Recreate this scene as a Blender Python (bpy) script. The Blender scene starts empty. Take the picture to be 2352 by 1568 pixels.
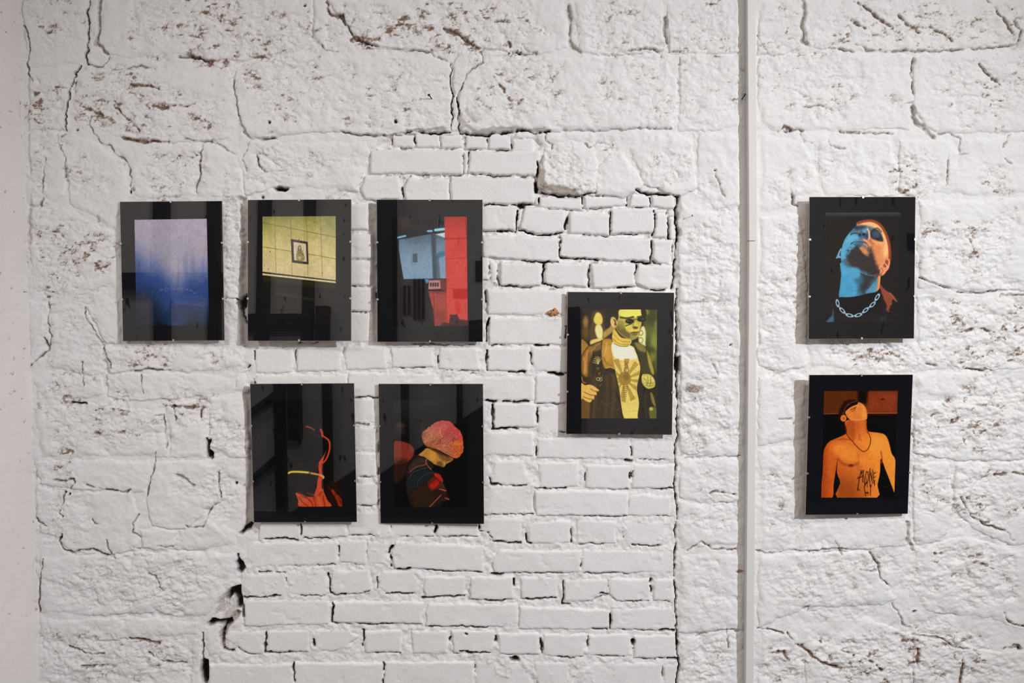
import bpy, bmesh, math
import numpy as np
from mathutils import Matrix, Vector

S = bpy.context.scene
COL = S.collection
# ------------------------------------------------------------------ camera, light, exposure
F = 2352 * 35 / 36.0          # focal length in pixels
D, ZC, PITCH = 2.859, 1.65, math.radians(3.3)
cam = bpy.data.cameras.new('camera')
cam.lens = 35
cam.sensor_width = 36
cam.clip_start = 0.02
co = bpy.data.objects.new('camera', cam)
co.location = (0, -D, ZC)
co.rotation_euler = (math.pi / 2 - PITCH, 0, 0)
COL.objects.link(co)
S.camera = co
vs = S.view_settings
vs.view_transform = 'Standard'
vs.look = 'None'
vs.gamma = 1
vs.use_curve_mapping = False
vs.exposure = 0.0
w = bpy.data.worlds.new('world')
S.world = w
w.use_nodes = True
w.node_tree.nodes['Background'].inputs[0].default_value = (0.8, 0.85, 0.9, 1)
w.node_tree.nodes['Background'].inputs[1].default_value = 0.05

def spot(name, loc, target, energy, size, blend, radius, color):
    l = bpy.data.lights.new(name, 'SPOT')
    l.energy = energy
    l.spot_size = math.radians(size)
    l.spot_blend = blend
    l.shadow_soft_size = radius
    l.color = color
    o = bpy.data.objects.new(name, l)
    o.location = loc
    o.rotation_euler = (Vector(target) - Vector(loc)).to_track_quat('-Z', 'Y').to_euler()
    COL.objects.link(o)

def area(name, loc, rot, sx, sy, energy, color):
    l = bpy.data.lights.new(name, 'AREA')
    l.shape = 'RECTANGLE'
    l.size, l.size_y = sx, sy
    l.energy = energy
    l.color = color
    o = bpy.data.objects.new(name, l)
    o.location = loc
    o.rotation_euler = rot
    COL.objects.link(o)

# a track spot far to the right under the ceiling is the key; added unseen area lights and bounce fill
spot('spot_light', (3.2, -3.2, 3.0), (0.0, 0, 1.04), 585, 57, 1.0, 0.028, (0.90, 0.95, 1.0))
area('unseen_fill_light', (1.2, -2.3, 3.2), (0, 0, 0), 1.8, 0.5, 34, (1.0, 0.87, 0.78))
area('unseen_fill_light', (-2.2, -2.3, 3.2), (0, 0, 0), 1.8, 0.5, 42, (1.0, 0.90, 0.86))
spot('spot_light', (-0.6, -0.9, 3.15), (-1.4, -3.7, 1.7), 125, 110, 0.8, 0.05, (1.0, 0.97, 0.95))  # unseen spot added to brighten the opposite wall in the reflections

# ------------------------------------------------------------------ helpers
def P(u, v, y=0.0):
    """the point of the plane Y = y that pixel (u, v) of the photograph shows"""
    a = (np.asarray(u, float) - 1176) / F
    b = (784 - np.asarray(v, float)) / F
    cp, sp = math.cos(PITCH), math.sin(PITCH)
    t = (y + D) / (cp + b * sp)
    return a * t, ZC + (b * cp - sp) * t

_rng = np.random.RandomState(7)
_TAB = _rng.rand(40, 256, 256).astype(np.float32) * 2 - 1
def vn(u, v, su, sv=None, seed=0):
    sv = sv or su
    x = u / su + 17.3 * seed
    y = v / sv + 9.1 * seed
    xi = np.floor(x).astype(np.int32)
    yi = np.floor(y).astype(np.int32)
    fx = (x - xi).astype(np.float32)
    fy = (y - yi).astype(np.float32)
    fx = fx * fx * (3 - 2 * fx)
    fy = fy * fy * (3 - 2 * fy)
    T = _TAB[seed % 40]
    x0, x1, y0, y1 = xi & 255, (xi + 1) & 255, yi & 255, (yi + 1) & 255
    a = T[y0, x0] * (1 - fx) + T[y0, x1] * fx
    b = T[y1, x0] * (1 - fx) + T[y1, x1] * fx
    return a * (1 - fy) + b * fy

def fbm(u, v, su, sv=None, seed=0, octv=3, gain=0.55):
    sv = sv or su
    r, g, n = 0, 1.0, 0.0
    for i in range(octv):
        r = r + g * vn(u, v, su / 2.1 ** i, sv / 2.1 ** i, seed + i)
        n += g
        g *= gain
    return r / n * 1.35

def sstep(a, b, x):
    t = np.clip((x - a) / (b - a), 0, 1)
    return t * t * (3 - 2 * t)

def psd(X, Y, pts):
    """signed distance to a polygon, positive inside"""
    pts = np.asarray(pts, np.float32)
    d = np.full(X.shape, 1e12, np.float32)
    ins = np.zeros(X.shape, bool)
    n = len(pts)
    for i in range(n):
        ax, ay = pts[i]
        bx, by = pts[(i + 1) % n]
        ex, ey = bx - ax, by - ay
        wx, wy = X - ax, Y - ay
        t = np.clip((wx * ex + wy * ey) / max(ex * ex + ey * ey, 1e-9), 0, 1)
        d = np.minimum(d, (wx - ex * t) ** 2 + (wy - ey * t) ** 2)
        c = (ay > Y) != (by > Y)
        if abs(ey) > 1e-9:
            ins ^= c & (X < ex * (Y - ay) / ey + ax)
    d = np.sqrt(d)
    return np.where(ins, d, -d)

def pld(X, Y, pts):
    """distance to a polyline, and how far along it (0..1)"""
    d = np.full(X.shape, 1e12, np.float32)
    for i in range(len(pts) - 1):
        ax, ay = pts[i]
        bx, by = pts[i + 1]
        ex, ey = bx - ax, by - ay
        wx, wy = X - ax, Y - ay
        t = np.clip((wx * ex + wy * ey) / max(ex * ex + ey * ey, 1e-9), 0, 1)
        d = np.minimum(d, (wx - ex * t) ** 2 + (wy - ey * t) ** 2)
    return np.sqrt(d)

def smooth(pts, n=6, closed=True):
    p = np.asarray(pts, float)
    m = len(p)
    out = []
    for i in range(m if closed else m - 1):
        if closed:
            a, b, c, d = p[(i - 1) % m], p[i], p[(i + 1) % m], p[(i + 2) % m]
        else:
            a, b, c, d = p[max(i - 1, 0)], p[i], p[i + 1], p[min(i + 2, m - 1)]
        for k in range(n):
            t = k / n
            out.append(0.5 * (2 * b + (c - a) * t + (2 * a - 5 * b + 4 * c - d) * t * t + (3 * b - a - 3 * c + d) * t ** 3))
    if not closed:
        out.append(p[-1])
    return np.array(out)

# ------------------------------------------------------------------ materials
def newmat(name):
    m = bpy.data.materials.new(name)
    m.use_nodes = True
    nt = m.node_tree
    return m, nt, nt.nodes, nt.links, nt.nodes['Principled BSDF']

def plain(name, col, rough=0.5, metal=0.0, var=0.06, scale=60.0, bump=0.0):
    m, nt, N, L, B = newmat(name)
    tc = N.new('ShaderNodeTexCoord')
    no = N.new('ShaderNodeTexNoise')
    no.inputs['Scale'].default_value = scale
    no.inputs['Detail'].default_value = 4
    L.new(tc.outputs['Object'], no.inputs['Vector'])
    mx = N.new('ShaderNodeMix')
    mx.data_type = 'RGBA'
    mx.inputs[6].default_value = tuple(c * (1 - var) for c in col) + (1,)
    mx.inputs[7].default_value = tuple(min(1, c * (1 + var)) for c in col) + (1,)
    L.new(no.outputs['Fac'], mx.inputs[0])
    L.new(mx.outputs[2], B.inputs['Base Color'])
    B.inputs['Roughness'].default_value = rough
    B.inputs['Metallic'].default_value = metal
    if bump:
        bp = N.new('ShaderNodeBump')
        bp.inputs['Strength'].default_value = bump
        bp.inputs['Distance'].default_value = 0.004
        L.new(no.outputs['Fac'], bp.inputs['Height'])
        L.new(bp.outputs['Normal'], B.inputs['Normal'])
    return m

def wall_material(tone=(1.0, 1.0, 1.0)):
    """whitewash over stone and brick: attribute 'wear' r = paint gone (brown stone), g = soot and bare earth deep in the joints, b = bare grey-beige mortar"""
    m, nt, N, L, B = newmat('whitewash')
    at = N.new('ShaderNodeAttribute')
    at.attribute_name = 'wear'
    sep = N.new('ShaderNodeSeparateColor')
    L.new(at.outputs['Color'], sep.inputs[0])
    g = N.new('ShaderNodeNewGeometry')
    def noise(scale, detail=4):
        n = N.new('ShaderNodeTexNoise')
        n.inputs['Scale'].default_value = scale
        n.inputs['Detail'].default_value = detail
        L.new(g.outputs['Position'], n.inputs['Vector'])
        return n
    def mix(fac, a, b):
        x = N.new('ShaderNodeMix')
        x.data_type = 'RGBA'
        for s, val in ((0, fac), (6, a), (7, b)):
            if isinstance(val, (tuple, float, int)):
                x.inputs[s].default_value = val
            else:
                L.new(val, x.inputs[s])
        return x.outputs[2]
    big, mid, fine, grit = noise(3.0), noise(38.0), noise(420.0, 2), noise(190.0, 5)
    white = mix(big.outputs['Fac'], tuple(a * b for a, b in zip((0.775, 0.765, 0.765), tone)) + (1,), tuple(a * b for a, b in zip((0.83, 0.82, 0.815), tone)) + (1,))
    white = mix(fine.outputs['Fac'], white, tuple(a * b for a, b in zip((0.815, 0.805, 0.80), tone)) + (1,))
    brown = mix(mid.outputs['Fac'], (0.17, 0.105, 0.078, 1), (0.42, 0.29, 0.20, 1))
    grey = mix(mid.outputs['Fac'], (0.30, 0.26, 0.215, 1), (0.45, 0.40, 0.34, 1))
    c = mix(sep.outputs[2], white, grey)
    ma = N.new('ShaderNodeMath')               # flaking edge: wear plus grit noise, thresholded
    ma.operation = 'MULTIPLY_ADD'
    ma.inputs[1].default_value = 1.15
    L.new(grit.outputs['Fac'], ma.inputs[0])
    L.new(sep.outputs[0], ma.inputs[2])
    mr = N.new('ShaderNodeMapRange')
    mr.interpolation_type = 'SMOOTHSTEP'
    mr.inputs[1].default_value = 0.66
    mr.inputs[2].default_value = 1.42
    L.new(ma.outputs[0], mr.inputs[0])
    c = mix(mr.outputs[0], c, brown)
    c = mix(sep.outputs[1], c, (0.035, 0.024, 0.02, 1))
    L.new(c, B.inputs['Base Color'])
    B.inputs['Roughness'].default_value = 0.75
    B.inputs['Specular IOR Level'].default_value = 0.25
    bp = N.new('ShaderNodeBump')
    bp.inputs['Strength'].default_value = 0.2
    bp.inputs['Distance'].default_value = 0.002
    L.new(fine.outputs['Fac'], bp.inputs['Height'])
    b2 = N.new('ShaderNodeBump')
    b2.inputs['Strength'].default_value = 0.2
    b2.inputs['Distance'].default_value = 0.004
    L.new(grit.outputs['Fac'], b2.inputs['Height'])
    L.new(bp.outputs['Normal'], b2.inputs['Normal'])
    L.new(b2.outputs['Normal'], B.inputs['Normal'])
    return m
M_WALL = wall_material()
M_WALL_LEFT = wall_material((1.02, 0.97, 0.958))      # warm light on the side wall put into its wash as a pinker tint
M_PLASTER = plain('white_plaster', (0.74, 0.725, 0.715), 0.8, var=0.05, scale=9, bump=0.4)
def pocked(m):
    """dark pock marks and drips in the old paint of the opposite wall"""
    nt = m.node_tree
    N, L, B = nt.nodes, nt.links, nt.nodes['Principled BSDF']
    old = B.inputs['Base Color'].links[0].from_socket
    g = N.new('ShaderNodeNewGeometry')
    mp = N.new('ShaderNodeMapping')
    mp.inputs['Scale'].default_value = (17, 17, 7)
    no = N.new('ShaderNodeTexNoise')
    no.inputs['Scale'].default_value = 1.0
    no.inputs['Detail'].default_value = 3
    mr = N.new('ShaderNodeMapRange')
    mr.inputs[1].default_value = 0.64
    mr.inputs[2].default_value = 0.70
    mx = N.new('ShaderNodeMix')
    mx.data_type = 'RGBA'
    L.new(g.outputs['Position'], mp.inputs['Vector'])
    L.new(mp.outputs[0], no.inputs['Vector'])
    L.new(no.outputs['Fac'], mr.inputs[0])
    L.new(mr.outputs[0], mx.inputs[0])
    L.new(old, mx.inputs[6])
    mx.inputs[7].default_value = (0.10, 0.085, 0.08, 1)
    L.new(mx.outputs[2], B.inputs['Base Color'])
pocked(M_PLASTER)
M_CEIL = plain('ceiling_paint', (0.62, 0.60, 0.58), 0.85, var=0.04, scale=5)
M_FLOOR = plain('dark_concrete', (0.075, 0.068, 0.064), 0.55, var=0.3, scale=4)
M_DARK = plain('near_black', (0.022, 0.019, 0.018), 0.5, var=0.3, scale=14)
M_PVC = plain('white_plastic', (0.73, 0.715, 0.685), 0.35, var=0.015, scale=20)
M_IRON = plain('black_iron', (0.03, 0.024, 0.022), 0.5, 0.4, var=0.3, scale=300)
M_STEEL = plain('clip_steel', (0.72, 0.70, 0.66), 0.3, 0.9, var=0.05, scale=200)
M_MDF = plain('hardboard', (0.50, 0.40, 0.31), 0.7, var=0.15, scale=300)
M_LEAF = plain('dry_leaf', (0.50, 0.24, 0.10), 0.7, var=0.45, scale=160, bump=0.3)
M_STEM = plain('leaf_stem', (0.10, 0.055, 0.045), 0.7, var=0.2, scale=200)
M_MAT = plain('black_card', (0.0075, 0.0075, 0.0105), 0.9, var=0.12, scale=500)
M_MAT.node_tree.nodes['Principled BSDF'].inputs['Specular IOR Level'].default_value = 0.03

def glass_material():
    m, nt, N, L, B = newmat('picture_glass')
    N.remove(B)
    fr = N.new('ShaderNodeFresnel')
    fr.inputs['IOR'].default_value = 1.5
    tr = N.new('ShaderNodeBsdfTransparent')
    gl = N.new('ShaderNodeBsdfGlossy')
    gl.inputs['Roughness'].default_value = 0.0
    ns = N.new('ShaderNodeTexNoise')
    tc = N.new('ShaderNodeTexCoord')
    ns.inputs['Scale'].default_value = 5
    L.new(tc.outputs['Object'], ns.inputs['Vector'])
    mr = N.new('ShaderNodeMapRange')
    mr.inputs[3].default_value = 0.006
    mr.inputs[4].default_value = 0.014
    L.new(ns.outputs['Fac'], mr.inputs[0])
    L.new(mr.outputs[0], gl.inputs['Roughness'])
    mx = N.new('ShaderNodeMixShader')
    # each pane is a closed box: both surfaces' reflection is given by its outer face, the inner side only lets light through
    ge = N.new('ShaderNodeNewGeometry')
    sb = N.new('ShaderNodeMath')
    sb.operation = 'SUBTRACT'
    sb.inputs[0].default_value = 1.0
    L.new(ge.outputs['Backfacing'], sb.inputs[1])
    mu = N.new('ShaderNodeMath')
    mu.operation = 'MULTIPLY'
    L.new(fr.outputs[0], mu.inputs[0])
    L.new(sb.outputs[0], mu.inputs[1])
    m2 = N.new('ShaderNodeMath')
    m2.operation = 'MULTIPLY'
    m2.use_clamp = True
    m2.inputs[1].default_value = 1.9
    L.new(mu.outputs[0], m2.inputs[0])
    L.new(m2.outputs[0], mx.inputs[0])
    L.new(tr.outputs[0], mx.inputs[1])
    L.new(gl.outputs[0], mx.inputs[2])
    L.new(mx.outputs[0], N['Material Output'].inputs[0])
    return m
M_GLASS = glass_material()

def print_material():
    m, nt, N, L, B = newmat('photo_paper')
    at = N.new('ShaderNodeAttribute')
    at.attribute_name = 'ink'
    L.new(at.outputs['Color'], B.inputs['Base Color'])
    B.inputs['Roughness'].default_value = 0.8
    B.inputs['Specular IOR Level'].default_value = 0.03
    return m
M_PRINT = print_material()

# ------------------------------------------------------------------ mesh builders
def link(name, me, mat, parent=None, **props):
    if mat and not me.materials:
        me.materials.append(mat)
    o = bpy.data.objects.new(name, me)
    COL.objects.link(o)
    if parent:
        o.parent = parent
    for k, val in props.items():
        o[k] = val
    return o

def empty(name, loc, label, cat, group=None):
    o = bpy.data.objects.new(name, None)
    o.empty_display_size = 0.05
    o.location = loc
    o['label'] = label
    o['category'] = cat
    if group:
        o['group'] = group
    COL.objects.link(o)
    return o

def bm_box(bm, x0, x1, y0, y1, z0, z1, bev=0.0):
    r = bmesh.ops.create_cube(bm, size=1)
    vs_ = r['verts']
    for v in vs_:
        v.co = Vector(((x0 + x1) / 2 + v.co.x * (x1 - x0), (y0 + y1) / 2 + v.co.y * (y1 - y0), (z0 + z1) / 2 + v.co.z * (z1 - z0)))
    if bev:
        ed = list({e for v in vs_ for e in v.link_edges})
        bmesh.ops.bevel(bm, geom=ed, offset=bev, segments=2, affect='EDGES')

def bm_obj(name, bm, mat, parent=None, shade=False, **props):
    me = bpy.data.meshes.new(name)
    bm.to_mesh(me)
    bm.free()
    if shade:
        me.polygons.foreach_set('use_smooth', [True] * len(me.polygons))
    return link(name, me, mat, parent, **props)

def tube(bm, pts, rad, seg=8):
    pts = [Vector(p) for p in pts]
    rings = []
    for i, p in enumerate(pts):
        d = (pts[min(i + 1, len(pts) - 1)] - pts[max(i - 1, 0)]).normalized()
        a = d.orthogonal().normalized() if i == 0 else (a - d * a.dot(d)).normalized()
        b = d.cross(a)
        r = rad[i] if isinstance(rad, (list, tuple)) else rad
        rings.append([bm.verts.new(p + (a * math.cos(t) + b * math.sin(t)) * r) for t in [2 * math.pi * k / seg for k in range(seg)]])
    for r0, r1 in zip(rings, rings[1:]):
        for k in range(seg):
            bm.faces.new((r0[k], r0[(k + 1) % seg], r1[(k + 1) % seg], r1[k]))
    bm.faces.new(rings[0][::-1])
    bm.faces.new(rings[-1])

def grid_mesh(name, VX, quads, attr=None, attr_name='wear'):
    me = bpy.data.meshes.new(name)
    me.vertices.add(len(VX))
    me.vertices.foreach_set('co', VX.astype(np.float32).ravel())
    n = len(quads)
    me.loops.add(n * 4)
    me.loops.foreach_set('vertex_index', quads.astype(np.int32).ravel())
    me.polygons.add(n)
    me.polygons.foreach_set('loop_start', np.arange(0, n * 4, 4, dtype=np.int32))
    me.polygons.foreach_set('use_smooth', np.ones(n, bool))
    if attr is not None:
        a = me.attributes.new(attr_name, 'FLOAT_COLOR', 'POINT')
        a.data.foreach_set('color', attr.astype(np.float32).ravel())
    me.update(calc_edges=True)
    return me
# ------------------------------------------------------------------ the old wall: one relief, cut into mortar bed, stones and bricks
ST = 2.2
def axis(lo, a, b, hi, step, coarse):
    left = np.arange(lo, a, coarse)
    mid = np.arange(a, b, step)
    right = np.arange(b, hi, coarse)
    return np.concatenate([left, mid, right]).astype(np.float32)
UA = axis(24, 24, 2364, 3900, ST, 14.0)
VA = axis(-560, -8, 1578, 1990, ST, 12.0)
U, V = np.meshgrid(UA, VA)
NV, NU = U.shape
n_lo = fbm(U, V, 150, seed=1)
n_mid = fbm(U, V, 42, seed=4)
n_fin = fbm(U, V, 13, seed=8)
wx = 3.2 * fbm(U, V, 34, seed=11) + 1.6 * vn(U, V, 9, seed=13)
wy = 3.2 * fbm(U, V, 34, seed=15) + 1.6 * vn(U, V, 9, seed=17)
jx = 0.7 * vn(U, V, 4.6, seed=18) + 1.5 * vn(U, V, 10, seed=19)
jy = 0.7 * vn(U, V, 4.6, seed=22) + 1.5 * vn(U, V, 10, seed=23)
LAB = np.full(U.shape, -1, np.int16)
KIND = {}
wear = np.zeros(U.shape, np.float32)
soot = np.zeros(U.shape, np.float32)
bare = np.zeros(U.shape, np.float32)

def win(x0, y0, x1, y1):
    return (slice(max(0, np.searchsorted(VA, y0) - 1), np.searchsorted(VA, y1) + 1), slice(max(0, np.searchsorted(UA, x0) - 1), np.searchsorted(UA, x1) + 1))

def zz(x, y, s, pts):
    return [(x + a / s, y + b / s) for a, b in pts]
T1 = lambda *p: zz(0, 0, 2.94, p)
T2 = lambda *p: zz(780, 0, 2.94, p)
T3 = lambda *p: zz(1552, 0, 2.94, p)
T4 = lambda *p: zz(0, 520, 2.94, p)
T5 = lambda *p: zz(780, 280, 2.94, p)
T6 = lambda *p: zz(1552, 520, 2.94, p)
T7 = lambda *p: zz(0, 1038, 2.94, p)
T8 = lambda *p: zz(1552, 1038, 2.94, p)
K1 = lambda *p: zz(480, 1168, 3.92, p)
K2 = lambda *p: zz(1030, 1168, 3.92, p)
K3 = lambda *p: zz(1080, 760, 3.92, p)
K5 = lambda *p: zz(1100, 400, 4.704, p)

# mortar bed, heights in millimetres towards the room
H = 1.5 * n_lo + 1.6 * n_mid - 2.0
ZONE = [(588, 780), (586, 1210), (560, 1290), (556, 1440), (490, 1500), (470, 1620), (1557, 1620), (1553, 447), (1237, 440), (1240, 322), (905, 303), (848, 345), (828, 408), (735, 465), (735, 780)]
zs = psd(U + wx, V + wy, ZONE)
zin = sstep(-6, 5, zs)
up = 1 - sstep(640, 760, V + 20 * n_mid)
H = H * (1 - zin) + zin * ((-9.5 * up - 2.5 * (1 - up)) + 2.4 * n_mid + 2.2 * n_fin + 1.3 * vn(U, V, 6, seed=27) + 1.5 * n_lo)
# the strip behind and beside the two left-hand prints is a sunken joint
for pts, dep in (([(548, 455), (566, 455), (585, 560), (585, 700), (590, 800), (556, 800), (548, 690), (556, 560)], 16),
                 ([(560, 905), (578, 880), (600, 930), (600, 1215), (560, 1215), (572, 1050)], 12),
                 ([(848, 470), (880, 470), (880, 790), (858, 790), (852, 600)], 9)):
    s = sstep(-4, 6, psd(U + wx, V + wy, pts))
    H -= dep * s
    bare = np.maximum(bare, 0.35 * s)  # shadow grey of the recess also put into its colour

def shape(pts, top, r, drop, kind, tu=0.0, tv=0.0, k=5.0, warp=1.0, rough=0.0):
    pts = np.asarray(pts, float)
    m = 14
    wdw = win(pts[:, 0].min() - m, pts[:, 1].min() - m, pts[:, 0].max() + m, pts[:, 1].max() + m)
    X, Y = U[wdw], V[wdw]
    sd = psd(X + warp * wx[wdw], Y + warp * wy[wdw], pts)
    c = pts.mean(0)
    h = top + tu * (X - c[0]) + tv * (Y - c[1]) + rough * n_mid[wdw]
    ins = np.clip(1 - sd / r, 0, 1)
    if kind == 'stone':
        ins = ins * np.clip(0.75 + 1.1 * n_lo[wdw] + 0.5 * n_mid[wdw], 0, 1.5)
    h = h - drop * ins ** 2 - k * np.clip(-sd, 0, None)
    idx = len(KIND)
    KIND[idx] = kind
    ok = (h > H[wdw]) & (sd > -3)
    H[wdw] = np.where(ok, h, H[wdw])
    LAB[wdw] = np.where(ok, idx, LAB[wdw])

STONES = [
 [(52, 0), (199, 0), (201, 60), (202, 118), (186, 146), (62, 152)],
 [(206, 0), (228, 0), (226, 100), (208, 118)],
 [(238, 0), (716, 0), (714, 95), (690, 116), (560, 134), (482, 142), (410, 128), (300, 134), (256, 122), (230, 98)],
 [(722, 0), (748, 0), (752, 30), (746, 110), (722, 92)],
 [(752, 0), (1298, 0), (1306, 106), (1255, 124), (1190, 117), (1100, 110), (1066, 82), (1030, 110), (1000, 119), (845, 106), (808, 72), (786, 36)],
 [(1316, 0), (1522, 0), (1526, 112), (1440, 127), (1334, 117)],
 [(1532, 0), (1703, 0), (1702, 118), (1540, 122)],
 [(68, 156), (186, 152), (160, 212), (154, 296), (70, 300)],
 [(204, 150), (250, 158), (340, 166), (520, 148), (533, 200), (548, 262), (520, 318), (410, 326), (340, 318), (262, 318), (214, 296), (166, 240), (178, 170)],
 [(545, 160), (600, 142), (760, 130), (990, 130), (1032, 146), (1034, 300), (990, 302), (950, 304), (860, 310), (790, 302), (650, 316), (580, 312), (556, 288), (540, 238), (536, 190)],
 [(1040, 150), (1064, 118), (1100, 122), (1106, 140), (1076, 160), (1058, 200), (1046, 215)],
 [(1042, 222), (1052, 232), (1056, 300), (1038, 300)],
 [(1068, 168), (1100, 150), (1180, 140), (1300, 134), (1440, 134), (1530, 146), (1556, 196), (1545, 296), (1420, 300), (1330, 299), (1260, 303), (1222, 300), (1200, 296), (1160, 304), (1075, 308), (1056, 296), (1054, 240)],
 [(1562, 132), (1703, 126), (1704, 290), (1612, 300), (1560, 300), (1566, 200)],
 [(70, 310), (132, 306), (150, 370), (146, 450), (100, 470), (74, 470)],
 [(136, 306), (230, 330), (286, 368), (300, 430), (296, 470), (250, 520), (160, 470), (154, 380)],
 [(246, 332), (330, 330), (450, 330), (458, 380), (448, 450), (310, 452), (300, 400), (288, 362)],
 [(468, 330), (540, 352), (552, 400), (562, 452), (456, 452), (464, 390)],
 [(576, 322), (700, 324), (840, 330), (846, 350), (826, 404), (822, 440), (640, 430), (566, 448), (560, 390), (590, 384), (610, 396), (650, 392)],
 [(600, 358), (648, 392), (610, 396), (592, 376)],
 [(72, 480), (150, 480), (260, 530), (268, 650), (160, 676), (74, 664)],
 [(66, 690), (104, 698), (112, 770), (90, 800), (70, 830)],
 [(114, 696), (190, 704), (236, 790), (214, 860), (96, 850), (118, 800)],
 [(198, 704), (270, 690), (276, 788), (244, 788)],
 [(240, 800), (400, 800), (560, 796), (566, 846), (420, 852), (330, 846), (252, 856)],
 [(74, 862), (230, 868), (238, 905), (160, 920), (80, 924)],
 [(244, 862), (380, 856), (530, 862), (536, 896), (470, 905), (392, 912), (340, 920), (250, 912)],
 [(538, 862), (568, 852), (576, 896), (550, 902), (536, 892)],
 [(72, 930), (200, 926), (376, 950), (386, 1048), (250, 1050), (96, 1046)],
 [(384, 924), (470, 920), (474, 1050), (392, 1048)],
 [(482, 912), (556, 906), (566, 960), (572, 1050), (545, 1054), (480, 1024)],
 [(78, 1060), (240, 1052), (346, 1056), (330, 1130), (200, 1122), (96, 1110)],
 [(352, 1060), (470, 1056), (496, 1066), (504, 1150), (470, 1170), (430, 1212), (350, 1210), (336, 1150)],
 [(84, 1120), (146, 1130), (140, 1236), (96, 1222)],
 [(150, 1136), (300, 1124), (320, 1196), (310, 1262), (240, 1270), (170, 1266), (140, 1246)],
 [(326, 1214), (420, 1220), (470, 1190), (540, 1216), (546, 1256), (420, 1262), (330, 1256)],
 [(92, 1280), (240, 1276), (380, 1268), (545, 1266), (540, 1330), (510, 1376), (478, 1414), (420, 1416), (380, 1404), (240, 1410), (96, 1408)],
 [(92, 1418), (250, 1420), (400, 1424), (464, 1420), (462, 1460), (300, 1468), (92, 1462)],
 [(92, 1472), (240, 1474), (434, 1464), (436, 1640), (92, 1640)],
 [(440, 1464), (464, 1460), (462, 1640), (440, 1640)],
 [(472, 1440), (500, 1428), (512, 1456), (500, 1504), (480, 1510), (468, 1480)],
 [(1236, 424), (1241, 380), (1254, 342), (1286, 326), (1360, 330), (1372, 352), (1368, 400), (1366, 448), (1300, 448), (1256, 441)],
 [(1372, 446), (1370, 392), (1400, 352), (1430, 350), (1480, 420), (1470, 434), (1430, 455), (1404, 447)],
 [(1230, 306), (1262, 300), (1300, 304), (1340, 300), (1370, 306), (1364, 324), (1290, 322), (1252, 338), (1238, 330)],
 [(1440, 340), (1480, 312), (1556, 304), (1590, 330), (1600, 430), (1562, 452), (1520, 438), (1484, 424)],
 [(1606, 312), (1704, 304), (1704, 470), (1640, 480), (1604, 440)],
 [(1566, 470), (1640, 490), (1706, 480), (1708, 600), (1706, 690), (1560, 690), (1562, 560)],
 [(1562, 700), (1704, 700), (1708, 860), (1706, 1040), (1640, 1052), (1572, 1042), (1560, 1000), (1566, 870), (1562, 800)],
 [(1560, 1060), (1704, 1052), (1704, 1150), (1600, 1156), (1560, 1140)],
 [(1560, 1150), (1704, 1158), (1704, 1250), (1620, 1262), (1560, 1262)],
 [(1560, 1272), (1640, 1268), (1706, 1262), (1704, 1446), (1560, 1452)],
 [(1562, 1462), (1704, 1456), (1704, 1640), (1562, 1640)],
 [(1744, 0), (1838, 0), (1840, 112), (1800, 124), (1744, 124)],
 [(1850, 0), (2352, 0), (2420, 0), (2420, 96), (2336, 102), (2160, 117), (2060, 118), (1930, 112), (1852, 104)],
 [(1744, 134), (1900, 124), (2090, 130), (2098, 210), (2090, 292), (1920, 301), (1800, 300), (1744, 292)],
 [(2104, 132), (2352, 112), (2420, 112), (2420, 300), (2352, 300), (2180, 306), (2126, 290), (2100, 240)],
 [(1744, 306), (1830, 312), (1860, 330), (1880, 440), (1822, 452), (1816, 476), (1744, 492)],
 [(1876, 322), (1980, 316), (2040, 326), (2060, 400), (2050, 448), (1890, 448)],
 [(2066, 324), (2180, 312), (2206, 350), (2180, 400), (2100, 446), (2070, 440)],
 [(2216, 322), (2420, 312), (2420, 440), (2230, 452), (2140, 440), (2200, 380)],
 [(1744, 500), (1836, 492), (1850, 640), (1852, 840), (1790, 852), (1744, 840)],
 [(2112, 460), (2420, 452), (2420, 662), (2240, 668), (2112, 662)],
 [(2108, 680), (2230, 676), (2420, 668), (2420, 838), (2300, 848), (2112, 838)],
 [(1850, 788), (2100, 786), (2180, 800), (2190, 846), (2060, 854), (1860, 846)],
 [(1744, 866), (1848, 860), (1846, 1010), (1744, 1020)],
 [(2102, 858), (2280, 856), (2296, 900), (2200, 912), (2102, 908)],
 [(2102, 918), (2210, 920), (2420, 900), (2420, 1048), (2220, 1058), (2100, 1040)],
 [(1744, 1030), (1842, 1018), (1840, 1200), (1800, 1262), (1744, 1264)],
 [(1850, 1196), (2088, 1190), (2096, 1252), (1990, 1262), (1820, 1264)],
 [(2098, 1066), (2180, 1062), (2186, 1180), (2160, 1240), (2102, 1250)],
 [(2196, 1066), (2420, 1056), (2420, 1246), (2330, 1250), (2230, 1210), (2194, 1170)],
 [(1744, 1274), (1860, 1274), (1990, 1270), (2016, 1310), (2060, 1380), (1960, 1392), (1850, 1394), (1744, 1440)],
 [(2104, 1262), (2220, 1230), (2330, 1262), (2420, 1262), (2420, 1470), (2280, 1420), (2130, 1400), (2090, 1350)],
 [(1744, 1452), (1832, 1450), (1842, 1640), (1744, 1640)],
 [(1850, 1452), (1880, 1480), (1990, 1420), (2092, 1458), (2092, 1640), (1850, 1640)],
 [(2100, 1460), (2190, 1466), (2240, 1490), (2206, 1640), (2100, 1640)],
 [(2250, 1496), (2420, 1490), (2420, 1640), (2218, 1640)],
]
rs = np.random.RandomState(3)
for s in STONES:
    a = np.asarray(s, float)
    size = min(np.ptp(a[:, 0]), np.ptp(a[:, 1]))
    shape(a, 1.6 + 2.4 * rs.rand(), min(15, size * 0.3), 3.4, 'stone', tu=rs.uniform(-.006, .006), tv=rs.uniform(-.004, .01), k=2.0, warp=1.3, rough=1.2)
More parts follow.
